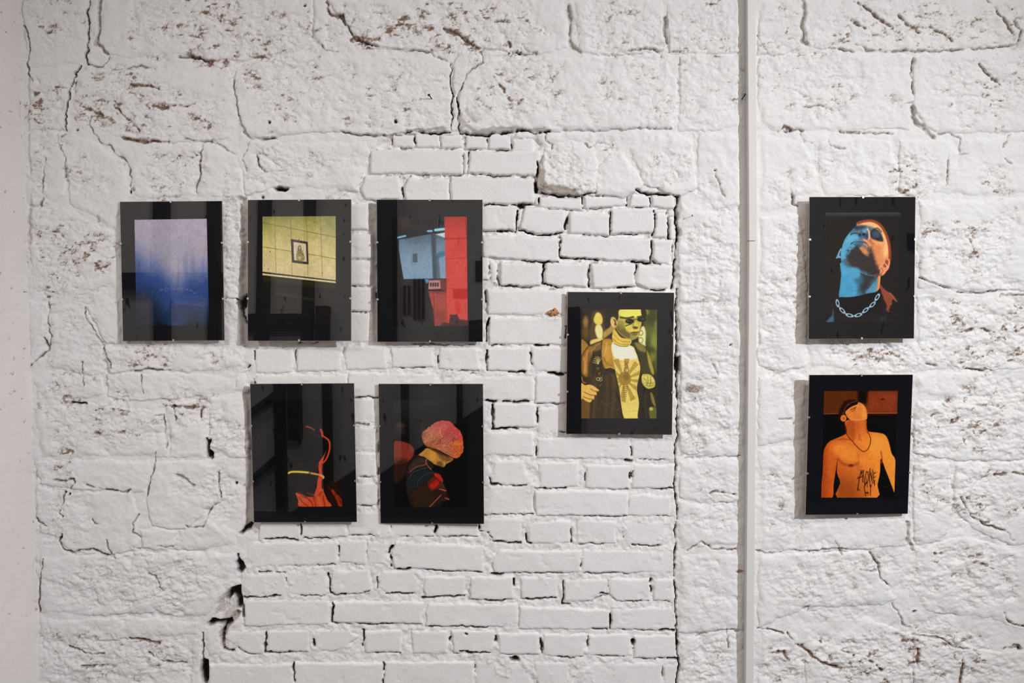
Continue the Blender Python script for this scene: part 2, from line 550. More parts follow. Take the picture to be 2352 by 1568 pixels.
# the big blocks over the brick patch jut out
for i, extra in ((9, 3.5), (12, 8), (41, 9), (42, 8), (44, 4)):
    s = LAB == i
    a = np.asarray(STONES[i], float)
    lo = a[:, 1].max()
    H[s] += extra * sstep(0, 26, (lo - V[s]) + 8) * sstep(a[:, 1].min(), lo, V[s])

def R(x0, y0, x1, y1):
    return [(x0, y0), (x1, y0), (x1, y1), (x0, y1)]
# bricks traced on the photograph: (outline, height, corner softness)
BRICKS = [
 # small headers under the blocks
 (R(903, 311, 953, 338), -6, 4), (R(956, 308, 1008, 338), -2, 3), (R(1010, 311, 1061, 339), -2, 3), (R(1069, 311, 1118, 341), -2, 3), (R(1121, 311, 1172, 342), -2, 3), (R(1176, 320, 1225, 348), -1, 3),
 ([(1176, 319), (1182, 300), (1214, 299), (1225, 318)], -1, 5),
 (R(851, 344, 1063, 400), 0, 3), (R(1066, 349, 1076, 398), -3, 2), ([(1079, 349), (1240, 347), (1236, 404), (1078, 398)], 0, 4),
 ([(836, 406), (916, 406), (924, 452), (920, 460), (840, 459), (830, 440)], -1, 5), ([(936, 411), (1031, 408), (1030, 466), (934, 466), (928, 440)], 0, 4), ([(1034, 405), (1227, 411), (1226, 467), (1034, 468)], 1, 3),
 ([(1241, 453), (1335, 455), (1341, 482), (1240, 478)], -1, 3), ([(1340, 450), (1440, 452), (1441, 472), (1343, 478)], -2, 3), ([(1452, 446), (1494, 450), (1493, 475), (1446, 474)], -1, 3), ([(1498, 449), (1546, 449), (1552, 480), (1500, 474)], -1, 3),
 ([(1228, 452), (1239, 450), (1238, 470), (1230, 472)], -5, 3),
 ([(1102, 471), (1186, 472), (1183, 530), (1102, 526)], 1, 5), ([(1189, 479), (1200, 478), (1197, 522), (1189, 524)], -7, 2), ([(1203, 476), (1299, 484), (1296, 534), (1268, 539), (1196, 529)], 1, 5), ([(1310, 488), (1402, 492), (1400, 539), (1308, 536), (1306, 500)], 0, 4), ([(1405, 480), (1503, 478), (1504, 534), (1404, 536)], 2, 4), (R(1505, 491, 1534, 545), 0, 3), (R(1538, 498, 1549, 550), -2, 2), (R(1534, 483, 1554, 496), -1, 3), (R(1504, 480, 1532, 490), -5, 2),
 ([(1108, 538), (1287, 548), (1285, 602), (1108, 588)], 1, 3), ([(1289, 540), (1496, 547), (1496, 601), (1287, 592)], 2, 3), ([(1500, 549), (1545, 552), (1540, 609), (1512, 606), (1499, 596)], 0, 4), (R(1547, 556, 1554, 602), -6, 2),
 (R(1104, 590, 1121, 642), -1, 3), ([(1124, 592), (1140, 606), (1142, 640), (1128, 650)], -5, 4), ([(1148, 601), (1241, 604), (1242, 657), (1146, 658)], 1, 4), ([(1251, 603), (1348, 606), (1348, 660), (1250, 654)], 1, 4), ([(1358, 606), (1458, 604), (1461, 658), (1364, 662)], 1, 4), ([(1464, 608), (1550, 610), (1536, 664), (1488, 664), (1463, 650)], 0, 5),
 # long courses right of the black-and-red print
 ([(1120, 668), (1300, 664), (1300, 722), (1118, 722)], -1, 6), ([(1124, 731), (1298, 729), (1298, 790), (1124, 790)], 0, 4), (R(1304, 672, 1545, 724), -1, 4), (R(1302, 730, 1545, 788), -1, 4),
 ([(1119, 798), (1215, 799), (1214, 852), (1119, 851)], 1, 4), ([(1221, 797), (1318, 797), (1318, 856), (1226, 853)], -1, 5), (R(1324, 797, 1422, 852), 0, 4), (R(1428, 797, 1545, 852), 0, 4),
 (R(1020, 866, 1224, 918), -1, 5), ([(1230, 862), (1420, 864), (1420, 925), (1229, 924)], 0, 4), (R(1426, 866, 1545, 922), 0, 4),
 (R(1092, 924, 1118, 988), -2, 4), ([(1133, 927), (1229, 928), (1229, 980), (1132, 982)], 2, 4), ([(1240, 936), (1340, 933), (1340, 992), (1238, 990)], -1, 6), (R(1346, 934, 1545, 990), 0, 4),
 (R(1020, 992, 1223, 1045), 0, 4), ([(1234, 1006), (1446, 1008), (1446, 1054), (1234, 1050)], 0, 4), ([(1452, 1008), (1547, 1010), (1546, 1054), (1451, 1053)], -1, 6),
 (R(1030, 1056, 1122, 1114), -3, 6), ([(1136, 1060), (1200, 1058), (1213, 1100), (1208, 1113), (1132, 1113)], -1, 5), ([(1238, 1064), (1326, 1062), (1330, 1118), (1240, 1120)], 0, 5), ([(1348, 1068), (1446, 1069), (1446, 1121), (1346, 1121)], 1, 4), ([(1456, 1066), (1546, 1068), (1546, 1120), (1455, 1122)], 0, 4),
 (R(1010, 1117, 1224, 1180), 0, 5), ([(1230, 1128), (1441, 1130), (1440, 1182), (1230, 1182)], 2, 3), ([(1446, 1137), (1540, 1138), (1538, 1185), (1444, 1183)], 0, 5),
 (R(595, 1192, 690, 1238), -1, 4), (R(694, 1194, 796, 1234), 0, 4), (R(800, 1176, 894, 1229), -1, 5), (R(898, 1192, 998, 1231), -1, 4), (R(1004, 1194, 1097, 1231), -1, 4), ([(1102, 1191), (1198, 1190), (1196, 1242), (1126, 1242), (1122, 1222), (1102, 1218)], 0, 4), ([(1212, 1198), (1309, 1196), (1308, 1246), (1216, 1248)], 1, 4), ([(1325, 1195), (1415, 1196), (1413, 1246), (1326, 1248)], 0, 4), ([(1434, 1197), (1528, 1198), (1528, 1250), (1436, 1250)], -2, 7),
 ([(580, 1246), (772, 1246), (774, 1296), (588, 1301), (568, 1286), (568, 1262)], 0, 5), ([(780, 1242), (841, 1242), (841, 1296), (780, 1290)], -1, 4), ([(843, 1244), (890, 1244), (882, 1294), (843, 1295)], -1, 4), ([(906, 1245), (1110, 1254), (1110, 1312), (908, 1304), (901, 1280)], 2, 4), ([(1148, 1264), (1334, 1265), (1334, 1314), (1136, 1314), (1132, 1290)], 1, 5), ([(1337, 1264), (1546, 1266), (1546, 1314), (1337, 1315)], 0, 4),
 ([(566, 1318), (655, 1318), (655, 1368), (572, 1372), (556, 1345)], 0, 5), ([(660, 1312), (748, 1312), (749, 1366), (660, 1364)], -1, 4), ([(764, 1312), (846, 1310), (852, 1340), (846, 1362), (776, 1366), (760, 1352)], 1, 5), ([(876, 1312), (948, 1312), (962, 1330), (958, 1360), (892, 1364), (868, 1346)], 0, 5), ([(976, 1325), (1068, 1324), (1068, 1366), (982, 1371), (974, 1352)], 1, 4), (R(1082, 1324, 1178, 1376), 1, 4), ([(1198, 1326), (1278, 1326), (1280, 1370), (1198, 1376)], 0, 4), ([(1297, 1332), (1392, 1330), (1388, 1366), (1352, 1380), (1296, 1380)], 1, 5), ([(1400, 1330), (1494, 1330), (1494, 1380), (1416, 1380), (1398, 1362)], 0, 4), (R(1502, 1331, 1547, 1378), -1, 4),
 ([(562, 1380), (754, 1378), (756, 1434), (564, 1436)], 1, 4), ([(764, 1383), (972, 1384), (966, 1410), (968, 1432), (764, 1430)], 1, 4), ([(984, 1386), (1186, 1388), (1187, 1440), (976, 1436), (978, 1406)], 1, 4), ([(1192, 1394), (1320, 1396), (1340, 1402), (1398, 1400), (1398, 1443), (1192, 1443)], 1, 4), ([(1405, 1398), (1546, 1396), (1547, 1446), (1404, 1446)], 0, 5),
 ([(526, 1450), (606, 1448), (606, 1502), (570, 1500), (516, 1466)], 0, 6), ([(615, 1450), (710, 1448), (710, 1494), (614, 1496)], 1, 4), ([(724, 1448), (800, 1446), (822, 1462), (780, 1492), (730, 1494), (720, 1470)], 0, 5), ([(836, 1449), (922, 1449), (922, 1496), (840, 1500)], 0, 5), ([(946, 1450), (1028, 1449), (1028, 1500), (950, 1500)], 0, 5), ([(1040, 1448), (1134, 1450), (1134, 1498), (1042, 1500)], 1, 4), ([(1144, 1454), (1236, 1454), (1236, 1502), (1150, 1502)], 1, 4), ([(1248, 1456), (1343, 1456), (1342, 1506), (1248, 1506)], 0, 4), ([(1352, 1460), (1446, 1456), (1450, 1506), (1352, 1505)], 0, 5), ([(1458, 1460), (1554, 1459), (1554, 1510), (1458, 1510)], 1, 4),
 (R(482, 1526, 672, 1582), 0, 5), (R(677, 1522, 879, 1580), 1, 4), (R(884, 1520, 1088, 1580), 0, 4), ([(1094, 1520), (1190, 1524), (1236, 1580), (1094, 1580)], -2, 6), ([(1226, 1522), (1306, 1520), (1306, 1580), (1238, 1580)], 0, 5), (R(1318, 1524, 1518, 1582), -1, 5), (R(1524, 1526, 1554, 1582), -2, 4),
 # between the prints of the left group
 (R(742, 470, 847, 526), 1, 4), (R(742, 537, 852, 594), 2, 4), (R(742, 598, 852, 654), 1, 4), (R(742, 660, 855, 714), 1, 4), (R(742, 718, 849, 784), 0, 4),
 (R(868, 474, 984, 530), -1, 4), (R(990, 474, 1096, 530), -1, 4), (R(868, 538, 1096, 592), -1, 4), (R(868, 600, 984, 656), -1, 4), (R(990, 600, 1092, 656), -1, 4), (R(868, 664, 1100, 722), -1, 4), (R(870, 730, 1094, 788), -1, 4),
 (R(640, 474, 732, 530), -4, 4), (R(600, 538, 732, 592), -4, 4), (R(640, 600, 732, 656), -4, 4), (R(600, 664, 732, 722), -4, 4), (R(640, 730, 732, 786), -4, 4),
 ([(587, 801), (673, 800), (672, 853), (590, 856)], 0, 4), ([(683, 800), (786, 797), (780, 850), (682, 852)], 2, 4), ([(792, 797), (886, 796), (888, 846), (794, 848)], 2, 4), ([(900, 799), (994, 798), (995, 843), (902, 842)], 1, 4), ([(1010, 798), (1098, 798), (1102, 850), (1010, 848)], 1, 5),
 (R(588, 860, 796, 912), -1, 4), (R(800, 857, 1000, 910), 0, 4),
 (R(606, 922, 806, 974), -3, 4), (R(606, 984, 806, 1036), -3, 4), (R(606, 1046, 806, 1100), -3, 4), (R(606, 1108, 806, 1172), -3, 4),
 (R(812, 916, 860, 970), -1, 4), (R(812, 980, 862, 1034), 1, 4), (R(812, 1040, 864, 1094), 1, 4), (R(812, 1110, 866, 1160), 0, 4),
 (R(872, 922, 980, 980), -3, 4), (R(986, 922, 1086, 980), -3, 4), (R(872, 990, 1014, 1046), -3, 4), (R(872, 1054, 1022, 1110), -3, 4), (R(872, 1118, 1004, 1172), -3, 4),
]
for pts, top, r in BRICKS:
    p = [(x + rs.uniform(-1.2, 1.2), y + rs.uniform(-1, 1)) for x, y in pts]
    a = np.asarray(p)
    y = a[:, 1].mean()
    deep = y < 665
    shape(p, top + 1.0 + rs.uniform(-1, 1), r + (1.5 if deep else 0.5), 4.0 if deep else 1.9, 'brick', tu=rs.uniform(-.012, .012), tv=rs.uniform(-.02, .02), k=7.0 if deep else 4.0, warp=0.75, rough=0.6)

# ---- surface relief
wear = np.where(LAB < 0, np.maximum(wear, zin * (0.5 * up + 0.12) * sstep(0.0, 0.9, n_fin + 0.5 * n_mid)), wear)
isb = np.zeros(U.shape, np.float32)
lut = np.array([1.0 if KIND[i] == 'brick' else 0.0 for i in range(len(KIND))] + [0.0], np.float32)
isb = lut[LAB]
isb = np.maximum(isb, 0.6 * zin)
H += (1 - isb) * (1.5 * n_mid + 1.15 * n_fin) + isb * (0.5 * n_mid + 0.22 * n_fin - 1.5 * sstep(0.45, 0.95, fbm(U, V, 30, 22, seed=29)) * sstep(0.1, 0.5, n_lo + 0.5))

# rough, pitted areas: (x, y, rx, ry, roughness, paint loss)
ROUGH = [(150, 640, 90, 60, .9, .4), (200, 960, 120, 60, .9, .45), (330, 980, 90, 60, .7, .3), (120, 1100, 60, 60, .8, .3), (420, 1350, 120, 60, 1, .3), (200, 1340, 120, 60, 1, .25), (620, 380, 60, 50, .8, .35), (760, 370, 80, 40, .6, .25), (470, 620, 10, 10, 0, 0), (300, 700, 10, 10, 0, 0), (560, 840, 40, 30, .8, .4), (180, 850, 80, 50, .7, .25), (1130, 60, 120, 60, 1, .8), (860, 60, 90, 60, 1, .9), (620, 70, 100, 66, 1, .7), (360, 70, 100, 66, 1, .7), (2300, 60, 60, 60, .8, .5), (1560, 110, 60, 40, .7, .4), (250, 240, 90, 70, .9, .7), (420, 270, 100, 50, .8, .6), (2330, 960, 60, 120, 1, .5), (2150, 1000, 60, 50, 1, .5), (2300, 1300, 60, 60, .9, .4), (1960, 1290, 110, 40, .7, .3), (2120, 1330, 60, 60, .9, .4), (480, 66, 225, 76, 1, .8), (130, 60, 70, 80, .8, .5), (1000, 66, 225, 60, 1, 1), (1420, 60, 110, 66, .8, .5), (1620, 60, 82, 70, .8, .5), (1625, 210, 75, 90, .6, .3),
 (290, 220, 150, 85, .7, .6), (105, 250, 50, 80, .9, .7), (400, 400, 80, 66, .8, .55), (220, 410, 80, 50, .8, .5), (90, 440, 30, 160, .7, .5),
 (690, 215, 140, 90, .8, .5), (930, 220, 110, 90, .7, .4), (1200, 220, 135, 85, .8, .5), (1450, 230, 120, 80, .7, .45), (1515, 250, 32, 28, .7, 1),
 (1300, 390, 66, 60, 1, .35), (1395, 340, 30, 30, .8, .7), (1525, 380, 60, 60, .7, .4), (700, 380, 80, 40, .6, .3),
 (170, 575, 120, 80, 1, .7), (150, 770, 90, 80, .7, .25), (330, 800, 120, 40, .8, .35), (510, 815, 70, 40, .8, .4), (430, 935, 60, 60, .8, .6), (140, 950, 60, 130, .9, .55), (230, 1000, 80, 50, .8, .5), (520, 1000, 60, 60, .9, .4), (530, 560, 30, 200, .9, .35), (350, 830, 60, 16, .8, .8),
 (350, 1340, 280, 80, 1, .14), (140, 1180, 70, 80, .7, .25), (500, 1130, 50, 70, .9, .15), (180, 1500, 130, 80, 1, .45), (360, 1500, 110, 66, 1, .45), (430, 1120, 60, 40, .5, .1),
 (2100, 60, 250, 60, .75, .5), (1800, 60, 60, 66, .6, .4), (1900, 200, 150, 86, .7, .4), (2250, 210, 110, 86, .9, .6), (2110, 400, 60, 66, .9, .7), (1900, 380, 90, 60, .6, .3), (2290, 420, 50, 50, .6, .5),
 (2230, 570, 130, 105, 1, .5), (1795, 690, 56, 200, .95, .3), (2000, 815, 140, 38, 1.1, .7), (2240, 760, 140, 95, 1.1, .65), (2220, 960, 150, 95, 1.1, .6), (2250, 1130, 110, 85, 1, .55), (1790, 1140, 55, 110, .7, .4), (2100, 1120, 60, 100, .7, .3),
 (1640, 620, 66, 180, 1, .22), (1640, 850, 66, 180, .8, .2), (1632, 960, 66, 90, 1.1, .3), (1630, 1110, 70, 50, .6, .3), (1640, 1180, 70, 60, .7, .3), (1625, 1520, 66, 70, 1, .35), (1630, 1360, 66, 80, .5, .1),
 (2210, 1310, 150, 86, 1, .5), (1900, 1350, 140, 80, .7, .25), (1980, 1510, 140, 66, 1.1, .6), (2120, 1500, 140, 66, 1, .6), (1785, 1510, 56, 66, .9, .4), (2300, 1540, 90, 40, .9, .4), (1800, 430, 50, 60, .6, .4)]
RO = np.zeros(U.shape, np.float32)
WR = np.zeros(U.shape, np.float32)
for x, y, rx, ry, a, b in ROUGH:
    wdw = win(x - 1.6 * rx, y - 1.6 * ry, x + 1.6 * rx, y + 1.6 * ry)
    rr = np.sqrt(((U[wdw] - x) / rx) ** 2 + ((V[wdw] - y) / ry) ** 2)
    s = sstep(1.25, 0.6, rr + 0.55 * n_mid[wdw] + 0.35 * n_lo[wdw])
    RO[wdw] = np.maximum(RO[wdw], a * s)
    WR[wdw] = np.maximum(WR[wdw], b * s)
out = ((U > 2370) | (V < -8) | (V > 1580))
RO = np.where(out, 0.35, RO * 1.3) * (1 - zin)
WR = np.where(out, 0.2, WR * 1.15) * (1 - zin)
pa = fbm(U + 0.5 * V, V, 19, 10, seed=20, octv=3)
pb = fbm(U - 0.3 * V, V, 8.5, 6, seed=24, octv=2)
pit = sstep(0.10, 0.75, pa) * 0.8 + sstep(0.2, 0.9, pb) * 0.7
pc = fbm(U + 0.6 * V, V, 6.2, 4.2, seed=36, octv=2)
pit = pit + 0.6 * sstep(0.35, 1.0, pc)
# crumbly creases: short broken valleys where a warped noise crosses zero
cu, cv = U + 5 * n_fin + 0.35 * V, V - 0.15 * U + 5 * vn(U, V, 15, seed=37)
cr1 = np.clip(1 - np.abs(vn(cu, cv, 15, 9, seed=38)) / 0.26, 0, 1) * sstep(-0.15, 0.45, vn(U, V, 21, 15, seed=39))
cr2 = np.clip(1 - np.abs(vn(cu, cv, 8, 5.5, seed=3)) / 0.34, 0, 1) * sstep(-0.1, 0.5, vn(U, V, 13, 10, seed=6))
crease = np.maximum(cr1, 0.8 * cr2)
H += RO * (1.2 * pb + 0.8 * pc + 3.6 * fbm(U, V, 26, 18, seed=28) - 2.0 * pit - 2.8 * crease)
H -= np.clip(1 - RO, 0, 1) * (1 - isb) * 0.9 * cr1 * sstep(0.2, 0.7, n_lo + 0.6 * n_mid)
patch = 0.35 + 0.65 * sstep(-0.35, 0.5, fbm(U, V, 46, 34, seed=31) + 0.3 * pa)
wear = np.maximum(wear, np.clip(WR * patch * (0.85 * sstep(0.35, 1.2, pit) + 0.75 * crease + 0.22 * sstep(-0.3, 0.5, pa)), 0, 1))
soot = np.maximum(soot, np.clip(WR * patch * (0.7 * sstep(1.0, 1.7, pit) + 0.5 * crease * sstep(0.3, 0.9, pit)), 0, .6))
H += (0.34 * pb + 0.28 * pc) * np.clip(1 - RO, 0, 1) * (1 - 0.75 * isb)

# ---- cracks, grooves and ledges: (line, width px, depth mm, soot, wear, raggedness)
def carve(pts, wd, dep, so=0.8, we=0.0, rag=0.5, ba=0.0):
    a = np.asarray(pts, float)
    wdw = win(a[:, 0].min() - wd - 8, a[:, 1].min() - wd - 8, a[:, 0].max() + wd + 8, a[:, 1].max() + wd + 8)
    X, Y = U[wdw], V[wdw]
    d = pld(X + 0.9 * wx[wdw] + jx[wdw], Y + 0.9 * wy[wdw] + jy[wdw], a)
    mod = np.clip(1 + rag * (1.3 * vn(X, Y, 19, seed=33) + 0.9 * vn(X, Y, 6, seed=34)), 0.0, 1.7)
    pr = sstep(0, 1, np.clip(1 - d / (0.5 * wd * (0.35 + 0.65 * mod) + 0.8), 0, 1) * 1.4)
    H[wdw] -= dep * pr * mod
    soot[wdw] = np.maximum(soot[wdw], so * pr ** 1.5 * np.clip(mod, 0, 1))
    wear[wdw] = np.maximum(wear[wdw], we * pr * np.clip(mod, 0, 1))
    bare[wdw] = np.maximum(bare[wdw], ba * pr)

C = carve
for pts in (T1((600, 0), (595, 60), (598, 150), (592, 230), (597, 330), (580, 360), (590, 420)), T1((545, 440), (510, 490), (512, 520), (485, 560), (470, 620), (455, 690), (445, 800), (443, 880)),
            T2((20, 100), (60, 180), (90, 240), (100, 265), (160, 280), (215, 310))):
    C(pts, 4, 9, .85, .5)
for pts in (T1((590, 420), (640, 440), (700, 455), (740, 380)), T1((745, 465), (800, 480), (870, 465), (940, 445), (1040, 455)), T1((620, 780), (605, 840), (640, 900), (670, 960), (690, 975), (745, 985), (770, 1030), (860, 1090), (880, 1150), (890, 1200), (880, 1260)),
            T1((390, 905), (400, 970), (440, 1060), (440, 1200)), T1((305, 1070), (300, 1150), (285, 1230), (290, 1310), (280, 1390)), T1((1580, 540), (1575, 600), (1605, 680), (1610, 770), (1640, 850), (1680, 900), (1700, 930)),
            T1((1690, 945), (1650, 1020), (1640, 1080), (1660, 1150)), T1((1250, 940), (1400, 955), (1460, 965), (1530, 1010), (1600, 1040)), T1((1370, 1010), (1350, 1100), (1355, 1170), (1330, 1240), (1330, 1310)),
            T1((2130, 265), (2200, 330), (2280, 350)), T2((865, 335), (930, 345), (960, 370), (970, 420), (890, 460), (830, 560), (800, 660)), T2((1650, 960), (1680, 1000), (1740, 960), (1820, 970), (1840, 1010)), T2((1395, 900), (1385, 950), (1430, 970), (1440, 1000)),
            T3((1520, 710), (1560, 695), (1600, 690)), T3((845, 900), (870, 950), (920, 965)), T3((1040, 960), (1050, 990), (1150, 1010)), T3((1770, 895), (1850, 895), (1925, 940), (1920, 1040), (1970, 1040)), T3((2260, 910), (2225, 960), (2210, 990)), T3((2220, 1070), (2260, 1110)),
            T3((265, 1170), (290, 1250), (320, 1320)), T3((550, 240), (590, 300), (620, 360)), T4((560, 540), (580, 620), (640, 720), (690, 790), (700, 830), (730, 900), (745, 960)), T4((1050, 1275), (1110, 1275), (1120, 1350), (1125, 1500)), T4((950, 1000), (960, 1080), (980, 1130)), T4((560, 910), (560, 1000), (570, 1070)),
            T7((230, 420), (260, 470), (310, 490)), T7((990, 290), (1030, 130), (1060, 0)), T7((630, 460), (640, 490), (670, 490)), T7((940, 420), (905, 470), (900, 540), (960, 570)), T7((900, 630), (950, 660)), T7((720, 590), (730, 650), (780, 705)), T7((1000, 820), (1050, 840), (1100, 930)), T7((1480, 120), (1475, 230), (1490, 310)),
            T6((140, 1030), (270, 1030)), T6((240, 900), (290, 1000)), T6((1810, 1200), (1850, 1240), (1900, 1255)), T6((700, 1300), (780, 1300)), T8((550, 665), (640, 685), (760, 665), (900, 675), (1050, 650), (1310, 665)), T8((1075, 600), (1105, 660), (1120, 690)), T8((1310, 800), (1360, 795)), T8((1460, 1030), (1500, 1080), (1530, 1160), (1600, 1200)),
            T8((130, 1240), (300, 1200), (420, 1215)), T8((350, 1180), (350, 1320)), T8((60, 40), (200, 40), (430, 30)), T4((320, 510), (325, 620), (340, 750), (330, 820)), T4((1395, 700), (1410, 760)), T8((860, 1060), (900, 1040), (890, 1080)), T3((1840, 1050), (1840, 1180), (1825, 1260)), T7((1260, 490), (1300, 515), (1370, 500), (1400, 450), (1410, 400), (1460, 350))):
    C(pts, 3.2, 4.5, .55, .35)
for pts in (T1((680, 0), (672, 110), (675, 200), (655, 290), (690, 310), (720, 350)), T2((1545, 40), (1555, 150), (1555, 240), (1575, 310), (1620, 350)), T2((2205, 110), (2200, 200), (2205, 290)), T3((860, 0), (870, 60), (855, 160), (855, 280), (885, 300)), T3((1600, 720), (1610, 800), (1640, 840), (1690, 880), (1740, 920)), T8((1570, 480), (1570, 600), (1600, 660)), T7((1190, 155), (1230, 170), (1300, 230))):
    C(pts, 10, 9, .1, .3, .35, .55)
for pts in (T1((1265, 365), (1350, 395), (1400, 415), (1500, 400)), T1((830, 935), (900, 945), (980, 960), (1150, 950)), T1((770, 710), (860, 800), (930, 860), (940, 890)), T1((1030, 705), (1100, 725), (1160, 705), (1260, 720)), T1((890, 580), (960, 575), (1020, 580), (1080, 600)), T1((2210, 20), (2220, 90), (2300, 110), (2352, 180)), T1((540, 715), (620, 740), (720, 790)),
            T3((1190, 0), (1290, 60), (1370, 120), (1450, 175)), T3((1510, 110), (1560, 170), (1640, 225)), T3((1720, 185), (1800, 225), (1870, 280)), T3((2110, 0), (2180, 70), (2240, 170), (2270, 220)), T3((1180, 145), (1280, 190)), T4((1160, 1210), (1250, 1215), (1380, 1220)), T4((1180, 1210), (1190, 1300)), T4((1360, 1215), (1350, 1290)), T2((700, 200), (800, 230), (900, 310), (940, 330)), T2((1120, 250), (1150, 310)), T2((1035, 520), (1100, 610), (1160, 700)), T3((2050, 430), (2100, 490), (2180, 560)),
            T8((860, 1310), (920, 1370), (1000, 1420), (1080, 1450)), T8((1120, 1340), (1200, 1370)), T8((1640, 1340), (1630, 1440)), T8((1750, 680), (1800, 690)), T8((2010, 740), (2120, 770), (2150, 790)), T8((1300, 1400), (1390, 1470)), T7((890, 1255), (980, 1275), (1080, 1290)), T8((640, 1360), (730, 1350), (750, 1400)), T8((2220, 1320), (2320, 1310)), T3((690, 890), (730, 850), (780, 875)), T8((1940, 1400), (1920, 1560)), T6((1940, 710), (2050, 690), (2150, 720)), T8((2160, 150), (2290, 130), (2352, 150))):
    C(pts, 7, 6, .25, .85, .7)
for pts in (T1((1200, 385), (1290, 380), (1400, 410)), T1((1650, 885), (1690, 930), (1860, 940)), T1((1735, 1050), (1760, 1120), (1790, 1160), (1870, 1165), (1920, 1155)), T1((150, 170), (195, 230), (200, 360), (175, 420), (215, 540)), T2((1940, 350), (2080, 330), (2160, 350), (2300, 350)), T2((1190, 350), (1225, 365), (1330, 360)), T2((1230, 300), (1270, 340), (1320, 355)), T2((0, 890), (100, 910), (250, 915), (350, 905), (450, 895)),  # includes a ledge shadow, carved and darkened in colour like the cracks
            T2((215, 310), (330, 325), (470, 335), (540, 345), (620, 355), (640, 380), (700, 400), (750, 430)), T3((2280, 150), (2330, 210), (2310, 300)), T3((1090, 330), (1200, 345)), T3((1200, 290), (1290, 335), (1400, 345), (1550, 340), (1730, 350), (1900, 340), (2080, 330), (2300, 300)), T3((1610, 390), (1600, 500), (1605, 620)), T3((690, 890), (780, 885), (860, 880)), T3((1090, 890), (1300, 900), (1480, 905)), T3((860, 730), (980, 715), (1060, 740)), T3((770, 1270), (790, 1330), (780, 1380), (830, 1400)),
            T4((300, 750), (330, 840), (240, 900), (200, 950)), T4((900, 970), (980, 960), (1100, 970), (1230, 970)), T7((420, 560), (400, 600), (430, 660), (500, 685), (550, 660), (620, 655), (690, 690), (740, 690), (780, 705)), T7((360, 180), (440, 195), (500, 175)), T7((500, 175), (510, 210), (480, 240)), T7((440, 270), (430, 340), (405, 400), (420, 430)), T7((590, 220), (700, 250), (850, 270), (880, 250)), T7((460, 1310), (600, 1360), (700, 1360)), T7((540, 1440), (700, 1445), (760, 1450)), T7((1000, 1350), (1100, 1410), (1270, 1435)),
            T6((1650, 350), (1900, 440), (2050, 445), (2200, 430)), T6((2200, 465), (2352, 460)), T6((1690, 930), (1760, 945)), T6((1960, 960), (2080, 970), (2170, 955)), T8((75, 665), (170, 605), (220, 640), (270, 670), (400, 650)), T8((1310, 680), (1330, 730), (1370, 760), (1390, 850), (1450, 910)), T8((1930, 300), (1990, 430), (2080, 480), (2250, 550), (2300, 620)), T8((550, 1190), (640, 1200), (720, 1230)), T8((750, 1220), (800, 1290), (850, 1315)), T8((1590, 1235), (1700, 1250), (1800, 1260), (1880, 1320), (2000, 1330), (2050, 1370)), T8((230, 280), (280, 265), (400, 285)), T8((2210, 1060), (2250, 1150), (2352, 1180)), T7((1070, 630), (1160, 640)), T7((285, 730), (270, 900), (265, 1080))):
    C(pts, 4.2, 7, .4, .5, .6)
